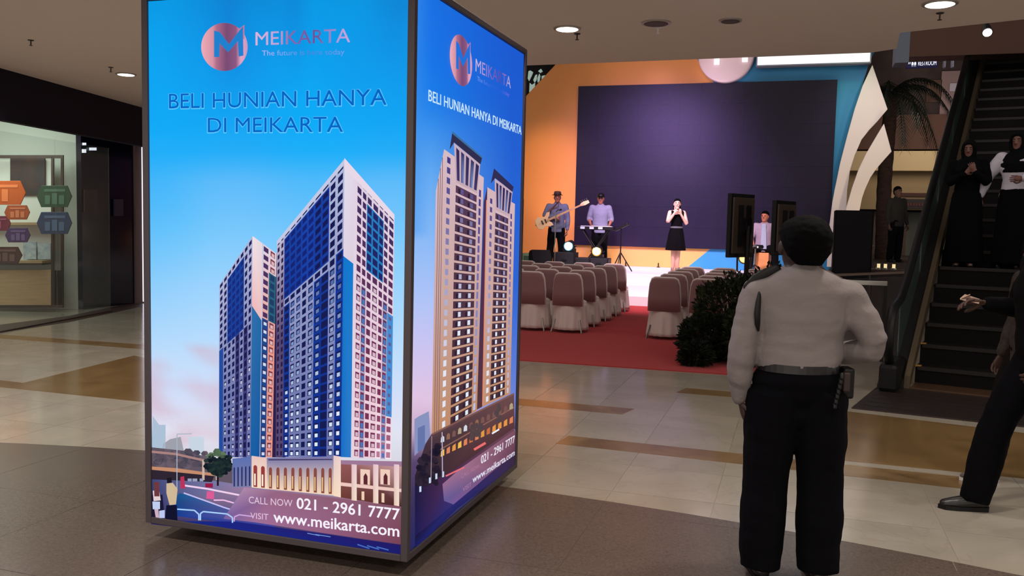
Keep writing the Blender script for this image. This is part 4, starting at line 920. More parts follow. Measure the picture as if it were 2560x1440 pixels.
# ------------------------------------------------------------------ people
SKIN = mat('skin_brown', (168, 112, 84), .5, bump=.05, bscale=200); SKIN2 = mat('skin_light', (214, 160, 138), .45, bump=.05, bscale=200)
HAIR = mat('black_hair', (3, 3, 3), .85, spec=.08, bump=.3, bscale=160, stretch=(1, 1, .3)); EYEW = mat('eye_white', (110, 100, 94), .4); EYED = mat('iris_dark', (20, 12, 10), .2)
LIP = mat('lips', (140, 70, 66), .5)
TORSO = [(.80, .085, .075, 0), (.86, .160, .112, .004), (.93, .170, .118, .008), (1.03, .152, .108, 0), (1.13, .150, .108, -.004), (1.25, .168, .116, -.004), (1.34, .172, .108, .004), (1.40, .140, .088, .012), (1.44, .085, .07, .016), (1.47, .055, .056, .014)]
def hand(m, wrist, d, n, curl, fingers, sp=1):
    """palm into m, five fingers into fingers; d along the hand, n palm side, sp=+1/-1 thumb side"""
    d = Vector(d).normalized(); n = Vector(n); n = (n-d*n.dot(d)).normalized(); x = d.cross(n)*sp; w = Vector(wrist)
    P = lambda a, b, c: w+x*a+d*b+n*c
    m.tube([P(0, -.01, 0), P(0, .03, 0), P(.002, .065, 0), P(0, .088, 0)], [.024, .034, .041, .036], 12, flat=.42, up=n)
    for k, (fx, ln) in enumerate(((-.030, .060), (-.010, .074), (.010, .078), (.029, .070))):
        p = P(fx, .078, 0); pts = [p]; a = curl*.35
        for q in (.42, .32, .26):
            p = p+(d*math.cos(a)+n*math.sin(a)+x*fx*2.0)*ln*q*1.12; pts.append(p); a += curl*.55
        fingers.tube(pts, [.0095, .009, .008, .0068], 7)
    a = curl*.4
    fingers.tube([P(.026, .018, .004), P(.050, .040, .010+.012*curl), P(.060, .064, .016+.022*curl), P(.058-.012*curl, .086, .02+.03*curl)], [.013, .0115, .0105, .008], 7)
def sm_limb(a, b, c, r, n=3):
    a, b, c = Vector(a), Vector(b), Vector(c)
    pts = [a, a.lerp(b, .5), b.lerp(a, .12), b.lerp(c, .12), b.lerp(c, .5), c]
    return pts, [r[0], (r[0]+r[1])*.52, r[1], r[1]*.98, (r[1]+r[2])*.53, r[2]]
def person(label, loc, rz, H=1.70, J=None, skin=SKIN, top=None, sleeve='long', tuck=True, bottom=None, kind='trousers', shoe=None, hair='short', head=(0, 0), lean=(0, 0), group=None, vox=.011, belly=1.0, wide=1.0, female=False, hands=None, shoepos=True, fold=.006, sl=1.0, pant=1.0, headoff=(0, 0, 0), waistz=1.0, legs=True, curl=(.9, .9), hs=1.0, crotch=0, smit=3):
    t = thing('person', label, 'person', loc, rz, group); t.scale = (H/1.7,)*3
    j = dict(shL=(-.185*wide, .01, 1.385), shR=(.185*wide, .01, 1.385), elL=(-.235*wide, .02, 1.10), elR=(.235*wide, .02, 1.10), wrL=(-.25*wide, -.06, .86), wrR=(.25*wide, -.06, .86),
             hiL=(-.088, 0, .88), hiR=(.088, 0, .88), knL=(-.10, -.01, .48), knR=(.10, -.01, .48), anL=(-.105, .03, .085), anR=(.105, .03, .085), toeL=(-.02, -1, 0), toeR=(.02, -1, 0), hdL=None, hdR=None, pmL=(1, 0, 0), pmR=(-1, 0, 0))
    if J: j.update(J)
    lx, ly = lean                    # the chest leans from the hips
    def LN(p): p = Vector(p); k = max(0, p.z-.9); return Vector((p.x+lx*k, p.y+ly*k, p.z))
    def tors(grow, z0, z1, bel=1.0):
        rs = []
        for z, rx, ry, cy in TORSO:
            if z0-.001 <= z <= z1+.001:
                k = bel if .9 < z < 1.3 else 1; w_ = wide if z > 1.1 else (1+wide)/2
                if female and 1.0 < z < 1.2: rx *= .88
                c = LN((0, cy, z)); rs.append((c.x, c.y-(k-1)*.06, z, (rx*w_+grow)*(1+(k-1)*.5), (ry+grow)*k))
        return rs
    HM = Matrix.Translation(LN((0, .005, 1.475))+Vector(headoff)) @ Matrix.Rotation(head[0], 4, 'Z') @ Matrix.Rotation(head[1], 4, 'X') @ Matrix.Diagonal((hs, hs, 1+(hs-1)*.2, 1))
    def hr(sc_=1.0, z0=-9, z1=9): return [(0, cy, z, rx*sc_, ry*sc_) for z, rx, ry, cy in [(-.01, .028, .03, -.052), (.005, .046, .055, -.035), (.045, .062, .078, -.012), (.10, .071, .092, -.002), (.15, .074, .096, .004), (.19, .066, .086, .006), (.215, .045, .06, .008), (.226, .02, .028, .008)] if z0 <= z <= z1]
    b = M(); b.rings(tors(0, 0, 9)); nk = LN((0, .018, 1.43)); b.tube([nk, HM @ Vector((0, .01, .045))], [.056, .053], 14)
    b.rings(hr(), 22, HM)
    b.tube([HM @ Vector((0, -.090, .125)), HM @ Vector((0, -.112, .082))], [.009, .014], 8)          # nose
    b.tube([HM @ Vector((-.05, -.078, .135)), HM @ Vector((0, -.09, .138)), HM @ Vector((.05, -.078, .135))], [.008, .009, .008], 8)
    for s_ in (-1, 1): b.ell((0, 0, 0), (.010, .020, .032), 10, HM @ Matrix.Translation((s_*.076, .006, .10)) @ Matrix.Rotation(-.2*s_, 4, 'Z'))
    F = M()
    for S, s_ in (('L', -1), ('R', 1)):
        sh, el, wr = LN(j['sh'+S]), Vector(j['el'+S]), Vector(j['wr'+S])
        b.tube([LN((s_*.09, .01, 1.37)), sh], [.07, .054], 12)
        p, r = sm_limb(sh, el, wr, (.052, .040, .027)); b.tube(p, r, 12)
        d = Vector(j['hd'+S]) if j['hd'+S] else (wr-el).normalized()
        hand(b, wr+d*.012, d, j['pm'+S], curl[0 if s_ < 0 else 1], F, 1 if s_ > 0 else -1)
        if legs:
            p, r = sm_limb(j['hi'+S], j['kn'+S], j['an'+S], (.086, .056, .038)); b.tube(p, r, 12)
            ft = Vector(j['toe'+S]).normalized(); an = Vector(j['an'+S]); b.tube([an+Vector((0,0,-.045))-ft*.03, an+Vector((0,0,-.05))+ft*.13], [.034, .03], 10, flat=.8)
    b.build('body', skin, t, vox=vox, it=2, extra=F)
    for s_ in (-1, 1):
        M().ell((0, 0, 0), (.013, .007, .0075), 10, HM @ Matrix.Translation((s_*.030, -.089, .118))).build('eye', EYEW, t, smooth=True)
        M().ell((0, 0, 0), (.006, .004, .006), 8, HM @ Matrix.Translation((s_*.030, -.0945, .118))).build('iris', EYED, t, smooth=True)
        M().tube([HM @ Vector((s_*.014, -.096, .139)), HM @ Vector((s_*.046, -.088, .141))], .0035, 6).build('eyebrow', HAIR, t, smooth=True)
    M().ell((0, 0, 0), (.021, .008, .007), 10, HM @ Matrix.Translation((0, -.083, .050))).build('mouth', LIP, t, smooth=True)
    # hair
    h = M()
    if hair in ('short', 'bob', 'bun'):
        h.rings([(0, cy, z, rx, ry) for z, rx, ry, cy in [(.035, .040, .026, .062), (.075, .066, .05, .048), (.11, .078, .072, .034), (.15, .0825, .092, .016), (.175, .080, .1, .006), (.205, .066, .086, .006), (.228, .042, .055, .008), (.238, .016, .02, .01)]], 22, HM)
        if hair == 'bob': h.rings([(0, .05, -.05, .06, .04), (0, .05, 0, .085, .055), (0, .045, .06, .088, .065), (0, .03, .12, .086, .075)], 20, HM)
        h.build('hair', HAIR, t, vox=.009, it=1, wr=.004, wrs=30)
    elif hair == 'cap':
        h.rings([(0, .006, .155, .084, .104), (0, .006, .20, .080, .1), (0, .008, .235, .05, .065), (0, .008, .245, .02, .03)], 22, HM).rings([(0, -.10, .152, .055, .055), (0, -.10, .160, .052, .052)], 18, HM)
        h.build('cap', M_black, t, smooth=True)
    elif hair == 'hat':
        h.rings([(0, .004, .158, .128, .142), (0, .004, .166, .124, .138), (0, .004, .168, .086, .104), (0, .004, .235, .078, .094), (0, .004, .25, .05, .07)], 26, HM)
        h.build('fedora', mat('brown_felt', (70, 44, 34), .8), t, smooth=True)
        M().rings([(0, .004, .170, .088, .106), (0, .004, .190, .087, .105)], 26, HM).build('hat_band', M_black, t)
    elif hair == 'hijab':
        # scarf wrapped round the face, draped over shoulders and chest
        h.rings([(0, .03, .02, .085, .075), (0, .032, .08, .090, .082), (0, .028, .14, .092, .092), (0, .02, .19, .082, .094), (0, .012, .225, .055, .07), (0, .01, .245, .02, .03)], 24, HM)
        for s_ in (-1, 1): h.tube([HM @ Vector((s_*.06, -.07, .17)), HM @ Vector((s_*.078, -.062, .10)), HM @ Vector((s_*.06, -.06, .02)), HM @ Vector((0, -.075, -.035))], [.02, .022, .026, .03], 10)
        h.tube([HM @ Vector((-.06, -.07, .18)), HM @ Vector((0, -.088, .195)), HM @ Vector((.06, -.07, .18))], .018, 10)
        h.rings([(LN((0, 0, 1.2)).x, LN((0, 0, 1.2)).y-.01, 1.20, .17, .145), (LN((0,0,1.3)).x, LN((0,0,1.3)).y-.005, 1.30, .205, .14), (LN((0,0,1.4)).x, LN((0,0,1.4)).y+.005, 1.40, .17, .115), (LN((0,0,1.46)).x, LN((0,0,1.46)).y, 1.46, .10, .09), (LN((0,0,1.5)).x, LN((0,0,1.5)).y, 1.50, .08, .08)], 24)
        h.build('headscarf', mat('black_scarf', (6, 6, 9), .9, spec=.1, bump=.4, bscale=20), t, vox=.012, it=2, wr=.006, wrs=12)
    if top:
        z0 = waistz-.04 if tuck else .80
        sm_ = M(); rs = tors(.020*sl, z0, 1.41, belly)
        if tuck: c = LN((0, 0, z0)); rs = [(c.x, c.y, z0, .168*(1+wide)/2, .128*belly)] + rs
        else: rs = [(0, 0, .80, .178, .128)] + [q for q in rs if q[2] > .83]
        c = LN((0, .016, 1.445)); rs += [(c.x, c.y, 1.445, .085, .075)]
        sm_.rings(rs, 26); c = LN((0, .014, 1.44)); c2 = LN((0, .014, 1.475)); sm_.rings([(c.x, c.y, 1.43, .074, .074), (c2.x, c2.y, 1.482, .066, .067)], 20)
        for S, s_ in (('L', -1), ('R', 1)):
            if sleeve == 'none': continue
            sh, el, wr = LN(j['sh'+S]), Vector(j['el'+S]), Vector(j['wr'+S])
            sm_.tube([LN((s_*.08, .01, 1.335)), sh+Vector((0,0,-.004))], [.088, .073*sl], 14); sm_.tube([LN((s_*.02, .015, 1.42)), LN((s_*.13, .012, 1.36))], [.055, .058], 12)
            if sleeve == 'long': p, r = sm_limb(sh, el, wr.lerp(el, .04), (.070*sl, .060*sl, .042*sl)); sm_.tube(p, r, 14, dome=True)
            elif sleeve == 'elbow': sm_.tube([sh, sh.lerp(el, .5), el.lerp(sh, .02), el.lerp(wr, .12)], [.070, .066, .062, .060], 14)
            else: sm_.tube([sh, sh.lerp(el, .4), sh.lerp(el, .72)], [.068, .068, .066], 14)
        sm_.build('shirt', top, t, vox=vox, it=smit, wr=fold)
    if bottom and kind == 'trousers':
        tr = M(); r0_ = tors(.016, .80, 1.04, belly if belly > 1 else 1)
        rs = [(0, 0, .81, .13, .10)]+[q for q in r0_ if q[2] > .83 and q[2] < waistz-.01]+[(LN((0,0,waistz)).x, LN((0,0,waistz)).y, waistz, .158*(1+wide)/2, .118*belly)]
        if crotch: rs = [(0, 0, crotch, .10, .085), (0, 0, crotch+.05, .15, .11)] + rs
        tr.rings(rs, 26)
        for S, s_ in (('L', -1), ('R', 1)):
            hp, kn, an = Vector(j['hi'+S]), Vector(j['kn'+S]), Vector(j['an'+S]); p, r = sm_limb(hp, kn, an+(kn-an).normalized()*-.035, (.104*pant, .084*pant, .074*pant)); tr.tube(p, r, 16, dome=False)
        tr.build('trousers', bottom, t, vox=vox, it=3, wr=fold*.8, wrs=5)
    elif bottom and kind == 'dress':
        d_ = M(); d_.rings([(0, .0, z, rx*1.0, ry) for z, rx, ry in [(.52, .235, .19), (.60, .222, .18), (.75, .20, .16), (.88, .18, .14), (.96, .165, .125), (1.05, .142, .112)]], 48, rip=lambda th, i: (.05-.01*i)*math.sin(th*9) if i < 4 else 0)
        d_.rings([(0, 0, 1.02, .14, .112)]+[(x, y, z, rx, ry) for x, y, z, rx, ry in tors(.010, 1.03, 1.34)], 26)
        for s_ in (-1, 1): d_.tube([LN((s_*.10, -.10, 1.26)), LN((s_*.115, -.05, 1.40)), LN((s_*.12, .05, 1.42)), LN((s_*.10, .11, 1.30))], .035, 10)
        d_.build('dress', bottom, t, vox=.012, it=1, wr=.003)
        M().rings([(0, 0, 1.03, .152, .122), (0, 0, 1.07, .152, .122)], 30).build('belt', mat('grey_belt', (90, 88, 92), .4), t, smooth=False)
    elif bottom and kind == 'gown':
        d_ = M(); d_.rings([(0, .0, .06, .25, .22), (0, 0, .4, .22, .19), (0, 0, .8, .20, .16), (0, 0, 1.0, .175, .135)], 40, rip=lambda th, i: (.05-.015*i)*math.sin(th*7)); d_.build('gown', bottom, t, vox=.014, it=2)
    if shoe and legs:
        for S in 'LR':
            an = Vector(j['an'+S]); ft = Vector(j['toe'+S]).normalized(); sd = Vector((-ft.y, ft.x, 0)); g_ = an.z-.085
            s1 = M(); up = Vector((0, 0, 1))
            s1.tube([an-ft*.035+up*-.040, an+ft*.02+up*-.036, an+ft*.10+up*-.050, an+ft*.165+up*-.056], [.040, .044, .042, .030], 14, flat=.9)
            s1.tube([an-ft*.02+up*-.03, an+up*.01], [.042, .044], 12)
            s1.build('shoe', shoe, t, vox=.008, it=1)
            so_ = M(); q = an-up*.083
            pts = [q-ft*.075+sd*.0, q-ft*.06+sd*.032, q+sd*.036, q+ft*.10+sd*.044, q+ft*.17+sd*.034, q+ft*.20, q+ft*.17-sd*.034, q+ft*.10-sd*.044, q-sd*.036, q-ft*.06-sd*.032]
            so_.prism(pts, up*.022).build('shoe_sole', M_black if shoe is not SNK else mat('sole_white', (200, 196, 186), .5), t)
    return t, HM
SNK = mat('patterned_sneaker', (24, 22, 26), .6, rgb2=(110, 102, 92), scale=34)
GREYSH = mat('grey_uniform_shirt', (126, 118, 116), .9, bump=.25, bscale=60, spec=.2)
BLKTR = mat('black_trousers', (4, 4, 8), .9, bump=.15, bscale=40, spec=.1); SHOE = mat('black_leather', (14, 13, 14), .35)
# --- guard, seen from behind
gp = PZ(1978, 1438); 
guard, HG = person('security guard seen from behind in grey shirt and black trousers, right hand at his waist', (gp.x-.015, gp.y-.02, 0), R_(180+14), 1.70, skin=mat('skin_guard', (52, 34, 28), .6),
    J=dict(shR=(.20, .01, 1.325), elR=(.268, .03, 1.06), wrR=(.252, -.03, .83), hdR=(-.35, -.15, -1), shL=(-.208, .01, 1.325), elL=(-.335, .06, 1.095), wrL=(-.17, -.16, 1.02), hdL=(1, -.5, 0), pmL=(0, 1, -.2),
           knL=(-.125, 0, .48), knR=(.125, 0, .48), anL=(-.125, .03, .085), anR=(.135, .02, .085), hiL=(-.098, 0, .88), hiR=(.098, 0, .88)),
    top=GREYSH, bottom=BLKTR, shoe=SHOE, hair='short', belly=1.12, wide=1.13, vox=.009, smit=14, fold=.008, sl=1.08, pant=1.26, head=(0, R_(-2)), waistz=1.0, hs=1.40, crotch=.72, headoff=(0, 0, -.05))
bl = M().rings([(0, -.004, .975, .188, .147), (0, -.004, 1.012, .186, .145)], 36).build('belt', mat('black_belt', (16, 14, 14), .4), guard)
M().box(-.235, -.185, -.01, .075, .86, 1.0).build('radio_holster', M_black, guard, bevel=.012)
kc = M()
for k in range(7): kc.tube([(-.150+.004*k, .155, .985-.022*k), (-.148+.004*k, .163, .97-.022*k)], .009, 8)
kc.build('coiled_cord', M_black, guard, smooth=True)
M().box(-.2, -.17, .09, .125, .90, .99).build('key_pouch', mat('brown_leather', (44, 28, 24), .5), guard, bevel=.008)
# dark shoulder mark and armhole stripe on his left shoulder (away from us, left in the picture)
M().tube([(.125, .035, 1.435), (.17, .035, 1.412), (.215, .035, 1.385), (.25, .035, 1.35)], [.022, .026, .026, .02], 10, flat=.35, up=(0, 1, 0)).build('epaulette', M_black, guard, smooth=True)
ar = M(); ar.tube([(.205, .082, 1.34), (.212, .098, 1.29), (.216, .104, 1.24), (.212, .1, 1.19), (.205, .09, 1.16)], [.006, .012, .014, .012, .005], 8, flat=.5).build('armhole_stripe', M_black, guard, smooth=True)
# --- walker in black at the right edge, and the person behind
wp = PZ(2470, 1268)
person('person in black striding left at the right edge, one arm held out with a paper', (wp.x+.22, wp.y-.12, 0), R_(-78), 1.77, skin=mat('skin_walker', (70, 44, 36), .6),
    J=dict(hiL=(-.088, 0, .88), knL=(-.09, -.20, .50), anL=(-.09, -.28, .085), hiR=(.088, 0, .88), knR=(.09, .02, .47), anR=(.10, .23, .115), elL=(-.24, .04, 1.12), wrL=(-.20, -.24, 1.16), hdL=(0, -1, .1), pmL=(.4, 0, -1), elR=(.24, .05, 1.10), wrR=(.22, -.1, .9)),
    top=mat('black_jacket', (4, 4, 6), .9, bump=.2, spec=.1), bottom=BLKTR, shoe=SHOE, hair='short', belly=1.08, tuck=False, vox=.011, pant=1.08, lean=(0, -.05))
pp_ = PY(2424, 750, wp.y-.02); tg = thing('folded_paper', 'small folded pale paper held out in front of the striding person in black', 'paper', tuple(pp_))
M().prism([(-.05, 0, .0), (.05, 0, -.02), (.06, .03, .0), (-.02, .03, .025)], (0, .01, .006)).prism([(-.045, 0, .005), (0, 0, .03), (.01, .04, .03), (-.03, .04, .01)], (0, .006, .003)).build('sheet', mat('paper', (170, 140, 124), .7), tg)
w2 = PZ(2560, 1235)
person('person in brown patterned top and dark sneakers behind the striding one in black', (w2.x+.05, w2.y+.22, 0), R_(-70), 1.62, skin=mat('skin_walker', (70, 44, 36), .6),
    J=dict(knL=(-.09, -.14, .5), anL=(-.09, -.20, .085), anR=(.1, .2, .10), knR=(.09, .03, .48)), top=mat('brown_batik', (62, 48, 38), .8, rgb2=(22, 16, 15), scale=26), bottom=mat('brown_batik_low', (24, 18, 16), .9, spec=.1, rgb2=(14, 11, 11), scale=20), shoe=SNK, hair='hijab', tuck=False, pant=1.1)
# --- musicians
SHB = mat('pale_blue_striped_shirt', (98, 104, 130), .8, bump=.2, bscale=50); SHL = mat('pale_grey_shirt', (120, 120, 140), .8, bump=.2, bscale=50)
JEAN = mat('black_jeans', (7, 7, 11), .9, spec=.1)
bp = PZ(1400, 667, .6)
bass_h = 1.72
person('bassist in brown hat and blue striped shirt playing a pale bass guitar', (bp.x, 19.35, .6), R_(14), bass_h, skin=mat('skin_stage', (150, 92, 72), .5),
    J=dict(elL=(-.29, .0, 1.13), wrL=(-.07, -.20, 1.13), hdL=(1, -.1, -.1), pmL=(0, 1, -.3), elR=(.25, .02, 1.11), wrR=(.24, -.07, .86), knL=(-.13, -.02, .48), anL=(-.16, .02, .085), anR=(.14, 0, .085), knR=(.12, -.02, .48)),
    top=SHB, bottom=JEAN, shoe=SHOE, hair='hat', tuck=False, vox=.013, fold=.005)
gt = thing('bass_guitar', 'cream coloured electric bass guitar slung across the bassist', 'guitar', (bp.x, 19.10, .6), R_(14)); 
a_ = Vector((-.24, -.20, .98)); ax = Vector((.90, -.03, .43)).normalized(); az = Vector((-.43, 0, .90)).normalized(); ay = az.cross(ax)
def G(u, v): return a_+ax*u+az*v+Vector((0, .24, 0))*0+Vector((0, .0, .05))
body = [(-.17, 0), (-.16, .10), (-.08, .15), (0, .12), (.08, .10), (.17, .17), (.24, .17), (.20, .09), (.14, .04), (.14, -.04), (.18, -.09), (.19, -.15), (.11, -.15), (.02, -.11), (-.08, -.15), (-.16, -.10)]
CRM = mat('cream_lacquer', (226, 188, 140), .25, coat=.5); MPL = mat('maple_neck', (206, 160, 110), .4)
M().prism([G(u, v) for u, v in body], (0, .04, 0)).build('body', CRM, gt, bevel=.008)
M().prism([G(.10, .022), G(.92, .018), G(.92, -.018), G(.10, -.026)], (0, -.018, 0)).build('neck', MPL, gt)
M().prism([G(.92, .03), G(1.0, .05), G(1.12, .035), G(1.12, -.03), G(1.02, -.04), G(.92, -.02)], (0, -.015, 0)).build('headstock', CRM, gt)
for u in (-.03, .05): M().prism([G(u, .045), G(u+.03, .045), G(u+.03, -.045), G(u, -.045)], (0, -.014, 0)).build('pickup', M_black, gt)
for k in range(4): M().prism([G(-.12, -.018+.012*k), G(1.0, -.014+.0093*k), G(1.0, -.0125+.0093*k), G(-.12, -.0165+.012*k)], (0, -.0015, 0)).build('string', M_chrome, gt).location = (0, -.022, 0)
for k in range(4): p = G(.96+.045*k, .05); M().tube([p, p+az*.035], .009, 8).build('tuning_peg', M_chrome, gt)
M().tube([G(.2, .17), Vector((.10, -.17, 1.38)), Vector((.09, -.02, 1.49)), Vector((-.05, .13, 1.35)), G(-.17, 0)+Vector((0, .1, 0))], .018, 8, flat=.4).build('strap', mat('brown_strap', (90, 50, 40), .6), gt, smooth=True).location = (0, -.0, 0)
kpp = PZ(1497, 660, .6)
person('keyboard player in black cap and pale grey shirt standing behind the stage keyboard', (PY(1499, 600, 20.05).x, 20.05, .6), R_(8), 1.72, skin=mat('skin_stage', (150, 92, 72), .5),
    J=dict(elL=(-.26, .02, 1.12), wrL=(-.20, -.20, 1.0), elR=(.26, .03, 1.11), wrR=(.22, -.18, .98)), top=SHL, bottom=JEAN, shoe=SHOE, hair='cap', sleeve='elbow', tuck=False, vox=.013, head=(0, R_(6)), wide=1.04)
# singer
person('singer in short black dress and belt holding the microphone to her mouth', (PY(1690, 600, 19.1).x, 19.1, .6), R_(22), 1.60, skin=SKIN2, female=True,
    J=dict(elL=(-.25, -.12, 1.14), wrL=(-.085, -.20, 1.40), hdL=(.45, 0, 1), pmL=(0, -.2, 1), elR=(.22, -.10, 1.10), wrR=(.055, -.17, 1.33), hdR=(-.3, -.1, 1), pmR=(-.5, 1, 0), hiL=(-.07, 0, .88), hiR=(.07, 0, .88), knL=(-.055, -.01, .48), knR=(.055, -.01, .48), anL=(-.045, .03, .10), anR=(.055, .02, .10), shL=(-.16, .01, 1.385), shR=(.16, .01, 1.385)),
    bottom=mat('black_dress', (6, 4, 7), .9, spec=.1), kind='dress', shoe=mat('nude_shoe', (150, 110, 96), .4), hair='bob', vox=.011, wide=.9, head=(R_(-12), R_(-8)))
mt = thing('microphone', "silver handheld microphone at the singer's mouth", 'microphone', (PY(1690, 600, 19.1).x, 19.1, .6), R_(22))
mt.scale = (1.60/1.7,)*3
M().tube([(-.055, -.225, 1.46), (-.012, -.15, 1.525)], [.012, .017], 12).build('handle', M_black, mt, smooth=True); M().ell((-.004, -.138, 1.535), (.024, .024, .024), 12).build('grille', M_chrome, mt, smooth=True)
# percussionist sitting on cajon
cx_ = PY(1905, 640, 19.6).x; cz_ = .6
cj = thing('cajon', 'orange wooden box drum under the seated percussionist', 'drum', (cx_+.02, 19.7, cz_), R_(-12))
M().box(-.15, .15, -.15, .15, .02, .48).build('box_body', mat('orange_wood', (206, 126, 76), .4, var=.12, scale=3), cj, bevel=.006)
M().box(-.155, .155, -.156, -.15, .02, .485).build('tapa', mat('tapa_wood', (230, 150, 96), .4, var=.12, scale=4), cj)
for sx in (-.12, .12):
    for sy in (-.12, .12): M().tube([(sx, sy, 0), (sx, sy, .02)], .015, 8, dome=False).build('rubber_foot', M_black, cj)
cop = dict(hiL=(-.10, .0, .56), hiR=(.10, .0, .56), knL=(-.24, -.36, .56), knR=(.24, -.36, .56), anL=(-.24, -.36, .085), anR=(.26, -.34, .085))
def seat(p, dz): return (p[0], p[1], p[2]-dz)
def seated(label, loc, rz, H, top, bottom, inner=None):
    """sits: torso lowered by .30 m, legs bent forward"""
    DZ = .32
    t = thing('person', label, 'person', loc, rz); t.scale = (H/1.7,)*3
    b = M(); b.rings([(0, cy, z-DZ, rx, ry) for z, rx, ry, cy in TORSO]); HM = Matrix.Translation((0, .005, 1.475-DZ)) @ Matrix.Rotation(R_(-18), 4, 'Z') @ Matrix.Rotation(R_(-4), 4, 'X')
    b.tube([(0, .018, 1.43-DZ), HM @ Vector((0, .01, .045))], [.056, .053], 14)
    b.rings([(0, cy, z, rx, ry) for z, rx, ry, cy in [(-.01, .028, .03, -.052), (.005, .046, .055, -.035), (.045, .064, .078, -.012), (.10, .074, .092, -.002), (.15, .075, .096, .004), (.19, .066, .086, .006), (.226, .02, .028, .008)]], 22, HM)
    b.tube([HM @ Vector((0, -.090, .125)), HM @ Vector((0, -.112, .082))], [.009, .014], 8)
    for s_ in (-1, 1): b.ell((0, 0, 0), (.010, .020, .032), 10, HM @ Matrix.Translation((s_*.078, .006, .10)))
    sh_ = M(); tr = M(); F = M()
    sh_.rings([(0, 0, .82-DZ, .175, .135)]+[(0, cy, z-DZ, rx+.022, ry+.022) for z, rx, ry, cy in TORSO if .84 < z < 1.42]+[(0, .014, 1.455-DZ, .075, .075)], 24)
    for s_, el, wr, hd in ((-1, (-.26, -.08, 1.11-DZ), (-.20, -.24, .93-DZ), (.2, -.6, -1)), (1, (.25, -.02, 1.10-DZ), (.25, -.14, .83-DZ), (-.1, -.4, -1))):
        s0 = Vector((s_*.185, .01, 1.385-DZ)); el = Vector(el); wr = Vector(wr)
        b.tube([(s_*.09, .01, 1.37-DZ), s0], [.07, .054], 12); p, r = sm_limb(s0, el, wr, (.052, .042, .028)); b.tube(p, r, 12); hand(b, wr+Vector(hd).normalized()*.012, hd, (-s_, 0, 0), .5, F, s_)
        sh_.tube([(s_*.09, .01, 1.355-DZ), s0], [.088, .07], 12).tube([s0, s0.lerp(el, .5), s0.lerp(el, .85)], [.068, .068, .066], 12)
        hp, kn, an = Vector((s_*.10, 0, .88-DZ)), Vector((s_*.25, -.38, .54)), Vector((s_*.26, -.40, .085))
        p, r = sm_limb(hp, kn, an, (.086, .058, .038)); b.tube(p, r, 12); b.tube([an-Vector((0, 0, .045)), an+Vector((0, -.13, -.05))], [.034, .03], 10)
        p, r = sm_limb(hp, kn, an, (.10, .078, .068)); tr.tube(p, r, 14)
        f = M().tube([an+Vector((0, .035, -.04)), an+Vector((0, -.10, -.05)), an+Vector((0, -.165, -.056))], [.042, .042, .03], 12); f.build('shoe', SHOE, t, vox=.01)
    tr.rings([(0, 0, .80-DZ, .15, .13), (0, 0, .90-DZ, .185, .135), (0, 0, 1.0-DZ, .165, .12)], 22)
    b.build('body', mat('skin_percussion', (190, 112, 86), .5), t, vox=.012, it=2, extra=F); sh_.build('shirt', top, t, vox=.013, it=2, wr=.005); tr.build('trousers', bottom, t, vox=.013, it=2, wr=.004)
    M().prism([(-.055, -.150, 1.42-DZ), (.035, -.150, 1.42-DZ), (.07, -.16, .88-DZ), (-.06, -.16, .88-DZ)], (0, .03, 0)).build('undershirt', inner, t, bevel=.01)
    M().rings([(0, cy, z, rx, ry) for z, rx, ry, cy in [(.075, .076, .052, .052), (.11, .082, .072, .034), (.15, .083, .092, .016), (.185, .080, .1, .004), (.21, .064, .084, .006), (.236, .03, .04, .01)]], 22, HM).build('hair', HAIR, t, vox=.01, it=1, wr=.003, wrs=30)
    for s_ in (-1, 1): M().ell((0, 0, 0), (.013, .007, .0075), 10, HM @ Matrix.Translation((s_*.030, -.089, .118))).build('eye', EYED, t, smooth=True)
    M().ell((0, 0, 0), (.021, .008, .007), 10, HM @ Matrix.Translation((0, -.083, .050))).build('mouth', LIP, t, smooth=True)
seated('seated percussionist in open pale lilac shirt over white tee, sitting on an orange box drum', (cx_+.02, 19.74, cz_), R_(0), 1.70, mat('lilac_shirt', (158, 138, 158), .8), JEAN, mat('white_tee', (168, 174, 200), .8))
pr_ = thing('hand_percussion', 'small black electronic percussion pad on stand in front of the seated percussionist', 'drum', (cx_-.12, 19.0, .6))
M().tube([(0, 0, .02), (0, 0, .58)], .014, 8).build('pole', M_chrome, pr_); M().rings([(0, 0, .58, .15, .13), (0, 0, .62, .17, .15), (0, 0, .66, .15, .13)], 24).build('pad', M_black, pr_)
for a in (.3, 2.4, 4.5): M().tube([(0, 0, .25), (.22*math.cos(a), .22*math.sin(a), .012)], .01, 8).build('leg', M_black, pr_)
for x in (-.06, .05): M().ell((x, -.14, .615), (.02, .012, .02), 10).build('knob', mat('white_metal', (225, 220, 220), .4), pr_)
# ------------------------------------------------------------------ escalator
EA = R_(13.5); E0 = PZ(2275, 975); es = Vector((math.cos(EA), -math.sin(EA), 0)); ef = Vector((math.sin(EA), math.cos(EA), 0))
esc = thing('escalator', 'dark escalator climbing away at the right with glass sides and black handrails', 'escalator', (E0.x, E0.y, 0), -EA)
M_step = mat('escalator_step', (9, 7, 7), .7, 0, spec=.2, bump=.3, bscale=120, stretch=(8, 1, 1)); M_nose = mat('step_nosing', (26, 20, 18), .6, .1)
SW = 1.04; NS = 27
a_ = M().box(.0, SW, 0, .40, -.04, 0).box(.0, SW, -.0, .03, -.2, -.04).build('step', M_step); sm1 = a_.data; bpy.data.objects.remove(a_)
a_ = M().box(.02, SW-.02, -.012, .018, -.035, .004).build('nosing', M_nose); sm2 = a_.data; bpy.data.objects.remove(a_)
a_ = M().box(.0, .05, -.01, .10, .0, .006).build('edge_mark', mat('yellow_mark', (180, 130, 50), .6)); sm3 = a_.data; bpy.data.objects.remove(a_)
